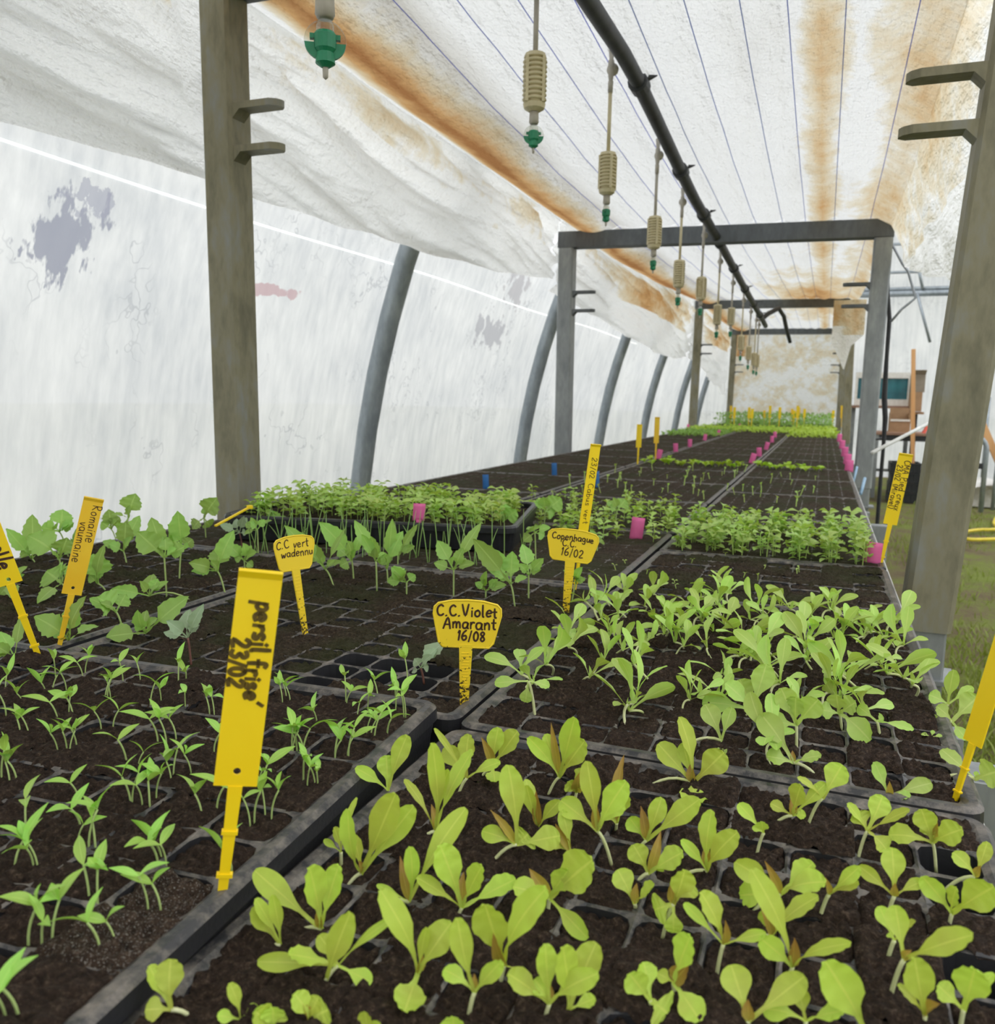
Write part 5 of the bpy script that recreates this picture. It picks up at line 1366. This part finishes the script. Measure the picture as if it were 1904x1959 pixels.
# ---- small single-mesh sprouts
def sprout_template(sd, h, L, w, n=2, up=.5, kind='oval', sr=.0007, true=0):
    r = random.Random(sd); m = MB(); uv = []
    a0 = r.uniform(0, 6.28); cr = Vector((r.uniform(-.006, .006), r.uniform(-.006, .006), h*r.uniform(.75, 1.1)))
    m.tube(stem_curve((0, 0, -.004), cr, Vector((0, 0, .002)), 4), sr, 4); uv = [(.5, .2)]*len(m.v)
    for lv in range(1+true):
        c2 = cr - Vector((0, 0, h*.3*lv))
        for k in range(n):
            a = a0 + lv*1.6 + k*2*math.pi/n + r.uniform(-.4, .4); el = r.uniform(up-.4, up+.3); l = L*r.uniform(.8, 1.15)
            T_ = c2 + Vector((math.cos(a)*math.cos(el), math.sin(a)*math.cos(el), math.sin(el)))*l
            v, f, u = leaf_mesh(c2, T_, w*r.uniform(.85, 1.15), Vector((0, -.4, 1)), kind, .15, .25, 6); m.add(v, f); uv += u
    return mesh('sprout', m.v, m.f, uv)
CR = [sprout_template(500+k, .040, .018, .0125, 3, .25, 'oval', .0006, 2) for k in range(8)]
BA = [sprout_template(600+k, .050, .021, .016, 2, .25, 'oval', .001, 2) for k in range(8)]
TI = [sprout_template(700+k, .013, .006, .004, 2, .5) for k in range(4)]
SPx = [sprout_template(800+k, .022, .009, .006, 2, 1.0, 'oval', .0012) for k in range(6)]
LM = [sprout_template(900+k, .012, .03, .022, 5, .6, 'oval', .001) for k in range(5)]
rs = random.Random(41)
MBm = Matrix.Rotation(BR, 3, 'Z')
def sprout(me, name, mat, lab, group, loc, sc=1):
    if name == 'cress_seedling':
        q = proj(loc); d = (Vector(loc)-CAM).length
        for tx, ty, zt in ((801, 996, .906), (1216, 1034, SO)):
            if abs(q[0]-tx) < 26 and d < (atz(tx, ty, zt)-CAM).length + .02: return None
    o = obj(name, me, mat, None, loc); o.rotation_euler = (0, 0, rs.uniform(0, 6.28)); o.scale = (sc, sc, sc)
    return tag(o, lab, 'seedling', group)
for k in range(195):
    q = MBm @ Vector((rs.uniform(-.27, .27), rs.uniform(-.17, .17), 0))
    sprout(CR[rs.randrange(8)], 'cress_seedling', M['cress'], 'pale green cress seedling in the deep black tray', 'cress seedlings in the deep tray', (bc.x+q.x, bc.y+q.y, .891), rs.uniform(.8, 1.25))
for k in range(130):
    x, y = rs.uniform(-.80, -.31), rs.uniform(1.74, 2.40)
    if y > 2.1 and rs.random() < .5: continue
    sprout(CR[rs.randrange(8)], 'cress_seedling', M['cress'], 'pale green cress seedling between the deep tray and the basil', 'cress seedlings behind the deep tray', (x, y, SO), rs.uniform(.8, 1.15))
cw = .395/7
for ci in range(7):
    for rj in range(5):
        x0 = -.0835 - .395/2 + (ci+.5)*cw; y0 = 1.70 + rj*.085
        if (ci == 3 and rj == 1) or rs.random() < .05: continue
        for s in range(rs.randint(4, 7)):
            sprout(BA[rs.randrange(8)], 'basil_seedling', M['basil'], f'basil seedling, clump {ORD[ci]} from left and {ORD[rj]} from front in the basil tray', 'basil seedlings in the fourth right tray', (x0+rs.uniform(-.014, .014), y0+rs.uniform(-.022, .022), SO), rs.uniform(.75, 1.2))
for px, py in ((1180, 1095), (1253, 1115), (1292, 1125), (1235, 1105), (1296, 1133), (1322, 1080), (1388, 1068), (1450, 1115), (1458, 1095), (1525, 1105), (1530, 1100), (1420, 1110), (1200, 1085)):
    sprout(TI[rs.randrange(4)], 'tiny_sprout', M['cress'], 'tiny pale sprout in the nearly bare third right tray', 'tiny sprouts in the bare tray', atz(px, py, SO))
for k in range(85):
    x = rs.uniform(-.82, .06); y = rs.uniform(2.35, 3.75)
    if rs.random() < (x+.82)*.75: continue
    sprout(SPx[rs.randrange(6)], 'tiny_sprout', M['basil'], 'small upright sprout in the brown soil behind the basil rows', 'sprouts in the soil behind the basil', (x, y, SO), rs.uniform(.8, 1.7))
for k in range(46):
    x = -.80 + .80*k/45 + rs.uniform(-.01, .01); y = 4.0 + rs.uniform(-.10, .16)
    if -.33 < x < -.29: continue
    sprout(LM[rs.randrange(5)], 'lettuce_rosette', M['farlime'], 'small lime lettuce in the row across the far brown soil trays', 'lime lettuces in a row across the bench', (x, y, SO), rs.uniform(.7, 1.1))
# ---- the far green trays: too small to count
def green_mass(name, lab, x0, x1, y0, y1, n, hh, mat, sd):
    r = random.Random(sd); v, f, uv = [], [], []
    for k in range(n):
        c = Vector((r.uniform(x0, x1), r.uniform(y0, y1), SO + r.uniform(0, hh)))
        a = r.uniform(0, 6.28); L = r.uniform(.02, .045); T_ = c + Vector((math.cos(a)*L, math.sin(a)*L, r.uniform(.0, .03)))
        q, g_, u = leaf_mesh(c, T_, L*.6, (0, -.3, 1), 'oval', .15, .2, 4); n0 = len(v)
        v += q; f += [tuple(i+n0 for i in z) for z in g_]; uv += u
        if k % 3 == 0:
            n0 = len(v); v += [(c.x-.001, c.y, SO-.004), (c.x+.001, c.y, SO-.004), c]; uv += [(.5, .5)]*3; f.append((n0, n0+1, n0+2))
    return tag(obj(name, mesh(name, v, f, uv), mat), lab, 'seedlings', kind='stuff')
green_mass('seedling_mass', 'dense lime green seedlings in the far right trays', -.29, .12, 7.8, 9.9, 1100, .05, M['farlime'], 1)
green_mass('seedling_mass', 'dense lime green seedlings in the far middle trays', -1.3, -.3, 8.6, 9.9, 1100, .035, M['farlime'], 2)
green_mass('seedling_mass', 'low grey-green seedlings in the far left trays', -1.31, -.82, 7.3, 8.6, 600, .025, M['fargreen'], 3)
green_mass('seedling_mass', 'tall dark green plants before the far end curtain', -1.25, .12, 10.3, 13.2, 2600, .16, M['fargreen'], 4)
# ================================================================== things at the back right
def box_px(x0, y0, x1, y1, Y):
    a, b = atY(x0, max(y0, y1), Y), atY(x1, min(y0, y1), Y); return a.x, a.z, b.x, b.z
TY = 11.6
tbx0, tbx1, tbz = atY(1668, 826, TY).x, atY(1800, 826, TY).x, atY(1700, 826, TY).z
tb = thing('potting_table', 'brown table with dark frame at the back right beyond the bench', 'table', ((tbx0+tbx1)/2, TY, 0))
w2 = (tbx1-tbx0)/2
MB().box((-w2, -.3, tbz-.03), (w2, .45, tbz)).done('tabletop', M['tabletop'], tb)
MB().box((-w2+.02, -.28, tbz-.10), (w2-.02, -.25, tbz-.03)).done('apron', M['crate'], tb)
for sx in (-1, 1):
    for sy in (-.26, .41): MB().box((sx*(w2-.05)-.022, sy-.022, 0), (sx*(w2-.05)+.022, sy+.022, tbz-.03)).done('leg', M['post_grey'], tb)
MB().tube([(-w2+.05, -.26, .35), (w2-.05, -.26, .35)], .018, 8).done('stretcher', M['post_grey'], tb, True)
# teal window standing on a shelf behind the table
wx0, wz0, wx1, wz1 = box_px(1634, 775, 1744, 713, 12.3)
wn = thing('framed_pane', 'white-framed teal glass pane behind the grey right post', 'pane', ((wx0+wx1)/2, 12.3, wz0))
ww, wh = (wx1-wx0)/2, wz1-wz0
fm = MB()
fm.box((-ww, -.03, 0), (ww, .03, .085)); fm.box((-ww, -.03, wh-.075), (ww, .03, wh)); fm.box((-ww, -.03, .085), (-ww+.03, .03, wh-.075)); fm.box((ww-.03, -.03, .085), (ww, .03, wh-.075))
fm.done('frame', M['whiteframe'], wn)
MB().box((-ww+.03, -.005, .085), (ww-.03, .005, wh-.075)).done('glass', M['teal'], wn)
sh = thing('shelf', 'brown shelf board under the teal pane', 'shelf', ((wx0+wx1)/2, 12.3, 0))
MB().box((-ww-.05, -.2, wz0-.035), (ww+.05, .2, wz0)).done('board', M['tabletop'], sh)
for sx in (-1, 1): MB().box((sx*ww-.025, -.03, 0), (sx*ww+.025, .03, wz0-.035)).done('upright', M['post_grey'], sh)
def carton(label, x0, y0, x1, y1, Y, d, mat, lid=True):
    a, b, c, e = box_px(x0, y0, x1, y1, Y)
    o = thing('cardboard_box', label, 'box', ((a+c)/2, Y, b), group='cardboard boxes by the table'); hw = (c-a)/2; h = e-b
    m = MB(); m.box((-hw, 0, 0), (hw, d, h)); m.done('carton', mat, o)
    if lid:
        f = MB(); f.add([(-hw, 0, h), (hw, 0, h), (hw*1.05, -.06, h+.05), (-hw*1.05, -.06, h+.05)], [(0, 1, 2, 3)]); solid(f.done('flap', mat, o), .006)
    return o
carton('brown cardboard box, lower of the two beside the wooden stake', 1741, 787, 1766, 750, 11.9, .3, M['card'], False)
carton('grey-brown cardboard box on top beside the wooden stake', 1744, 750, 1772, 716, 11.9, .3, M['card_grey'], True)
ub = atY(1753, 788, 11.95)
st_ = thing('box_stand', 'slim stand holding up the stacked cardboard boxes', 'stand', (ub.x, 12.05, 0))
MB().box((-.09, -.12, ub.z-.03), (.09, .15, ub.z)).done('board', M['card'], st_)
MB().box((-.03, -.02, 0), (.03, .04, ub.z-.03)).done('upright', M['crate'], st_)
a, b, c, e = box_px(1703, 822, 1744, 781, 11.5)
nb = thing('wooden_box', 'open pale wooden box standing on the table', 'box', ((a+c)/2, 11.55, tbz)); hw = (c-a)/2; h = e-tbz
MB().box((-hw, .2, 0), (hw, .215, h)).done('back_panel', M['card'], nb)
for sx in (-1, 1): MB().box((sx*hw-.008, 0, 0), (sx*hw+.008, .2, h*.8)).done('side_panel', M['card'], nb)
MB().box((-hw+.008, 0, 0), (hw-.008, .015, h*.45)).done('front_panel', M['card'], nb)
MB().box((-hw, -.012, h*.45), (hw, .05, h*.53)).done('ledge', M['whiteframe'], nb)
sa, sb = atY(1748, 668, 11.15), atY(1754, 862, 11.15)
MBs = MB().bar((sa.x, 11.15, sa.z), (sb.x, 11.15, .0), .045, .03, Vector((0, 1, 0)))
tag(MBs.done('wooden_stake', M['wood']), 'tall pale wooden stake standing before the cardboard boxes', 'stake')
# stack of black crates
a, b, c, e = box_px(1700, 945, 1764, 886, 11.0)
n_ = 4; hh = (e+.0)/n_
for k in range(n_):
    t = thing('black_crate', f'black plastic crate under the table, {["bottom", "second", "third", "top"][k]} of its stack', 'crate', ((a+c)/2 + R_(-.01, .01), 11.15, k*hh), group='stacked black crates')
    hw = (c-a)/2; m = MB(); m.box((-hw, -.2, 0), (hw, .2, .02))
    for (p, q) in (((-hw, -.2), (hw, -.18)), ((-hw, .18), (hw, .2)), ((-hw, -.18), (-hw+.02, .18)), ((hw-.02, -.18), (hw, .18))): m.box((p[0], p[1], .02), (q[0], q[1], hh-.004))
    m.done('crate_body', M['crate'], t)
    r = MB()
    for i in range(7): r.box((-hw+.03+i*(2*hw-.06)/6-.006, -.208, .02), (-hw+.03+i*(2*hw-.06)/6+.006, -.2, hh-.01))
    r.box((-hw-.01, -.212, hh-.02), (hw+.01, -.2, hh-.005)); r.done('crate_ribs', M['crate'], t)
# white rod leaning across, red scrap
a = atX(1669, 866, .145); b = atY(1790, 803, a.y + .5)
b = b + (b-a)*.15
tag(MB().tube([a, b], .006, 10).done('white_tube', M['white_paint'], None, True), 'white plastic tube sticking out towards the front right post', 'tube')
a, b, c, e = box_px(1766, 820, 1790, 808, 11.45)
tag(MB().add([((a), 11.4, tbz), (c, 11.4, tbz), (c, 11.6, tbz), (a, 11.6, tbz), (a+.06, 11.45, e), (c-.02, 11.45, e+.05), (c-.02, 11.55, e+.05), (a+.06, 11.55, e)], [(0, 3, 2, 1), (4, 5, 6, 7), (0, 1, 5, 4), (1, 2, 6, 5), (2, 3, 7, 6), (3, 0, 4, 7)]).done('plastic_scrap', M['red']), 'red plastic piece lying on the table end', 'scrap')
# metal hoop bedstead, plank, bundle
by = 10.2; p0, p1 = atY(1862, 832, by), atY(1889, 850, by)
fr = thing('metal_trestle', 'round-cornered grey metal trestle frame right of the front right post', 'trestle', (p0.x, by, 0))
x0, x1, zt = 0, p1.x-p0.x, p0.z
pts = [(x1, 0, .02)] + [(x1, 0, zt-.18)] + [(x1-.16+.16*math.cos(t), 0, zt-.16+.16*math.sin(t)) for t in [math.radians(d) for d in range(0, 91, 15)]] + [(-.45, 0, zt)]
MB().tube(pts, .026, 10).done('bent_tube', M['hoop'], fr, True)
MB().tube([(x1+.16, .3, .02), (x1+.16, .3, zt-.05)], .02, 10).done('rear_tube', M['hoop'], fr, True)
MB().bar((x1, 0, zt-.33), (-.4, 0, zt-.33), .02, .06).done('cross_bar', M['crate'], fr)
a, b = atY(1874, 798, 10.6), atY(1904, 868, 10.6)
d_ = (b-a)
tag(MB().bar(a, a + d_*(a.z/(-d_.z)), .05, .07).done('wooden_plank', M['wood']), 'orange wooden plank leaning beyond the metal trestle', 'plank')
bq = atz(1878, 968, .0)
v, f = [], []
for j in range(9):
    for i in range(17):
        th = math.pi*i/16; s = j/8
        v.append((-.7*math.cos(th)*(1-.15*math.sin(s*5)), -.4+.8*s, .33*math.sin(th)*(.8+.25*noise.noise(Vector((i*.5, j*.6, 1)))) if 0 < i < 16 else 0))
for j in range(8):
    for i in range(16): q = j*17+i; f.append((q, q+1, q+18, q+17))
f += [tuple(range(17)), tuple(range(8*17+16, 8*17-1, -1))]
o = obj('sheet_bundle', mesh('sheet_bundle', v, f), M['mattress'], None, (bq.x+.25, bq.y+.3, 0)); tag(o, 'white bundled plastic sheet lying on the grass at right', 'bundle')
# yellow hose loops
hp = [(1910, 985), (1902, 1000), (1908, 1012), (1870, 1014), (1842, 1019), (1838, 1026), (1855, 1032), (1890, 1032), (1930, 1030), (1960, 1022)]
pts = [atz(x, y, .02) for x, y in hp]
sm = []
for i in range(len(pts)-1):
    p0_, p1_, p2_, p3_ = pts[max(i-1, 0)], pts[i], pts[i+1], pts[min(i+2, len(pts)-1)]
    for s in range(5):
        t = s/5; sm.append(.5*((2*p1_) + (p2_-p0_)*t + (2*p0_-5*p1_+4*p2_-p3_)*t*t + (3*p1_-p0_-3*p2_+p3_)*t**3))
tag(MB().tube(sm, .016, 8).done('garden_hose', M['hose'], None, True), 'yellow garden hose looped on the grass at the right edge', 'hose')
a = [atY(x, y, 9.0) for x, y in ((1897, 862), (1906, 870), (1930, 905))]
# cables on the second right post
cx_ = [(1703, 478), (1699, 560), (1702, 610), (1697, 680), (1692, 760), (1694, 800), (1690, 860), (1684, 930), (1678, 1010), (1674, 1060), (1672, 1100)]
cb = [atY(x, y, 4.79) for x, y in cx_]; cb[0] = atY(1698, 455, 4.72); cb.append(Vector((cb[-1].x, cb[-1].y, .01)))
tag(MB().tube(cb, [.008, .009, .011, .010, .014, .013, .009, .010, .010, .010, .010, .010], 8).done('power_cable', M['cable'], None, True), 'black cable hanging down beside the second right post', 'cable')
cb = [atY(x, y, 4.70) for x, y in ((1704, 462), (1727, 505), (1738, 520), (1745, 545), (1752, 570), (1740, 580), (1725, 592), (1705, 615))]
tag(MB().tube(cb, .006, 8).done('thin_cable', M['greycable'], None, True), 'thin grey cable dangling in front of the far end wall', 'cable')
cb = [atY(x, y, 4.95) for x, y in ((1690, 838), (1668, 842), (1656, 855), (1648, 880), (1640, 905), (1636, 930))]
tag(MB().tube(cb, .006, 8).done('bent_wire', M['cable'], None, True), 'dark bent wire arching beside the second right post foot', 'wire')
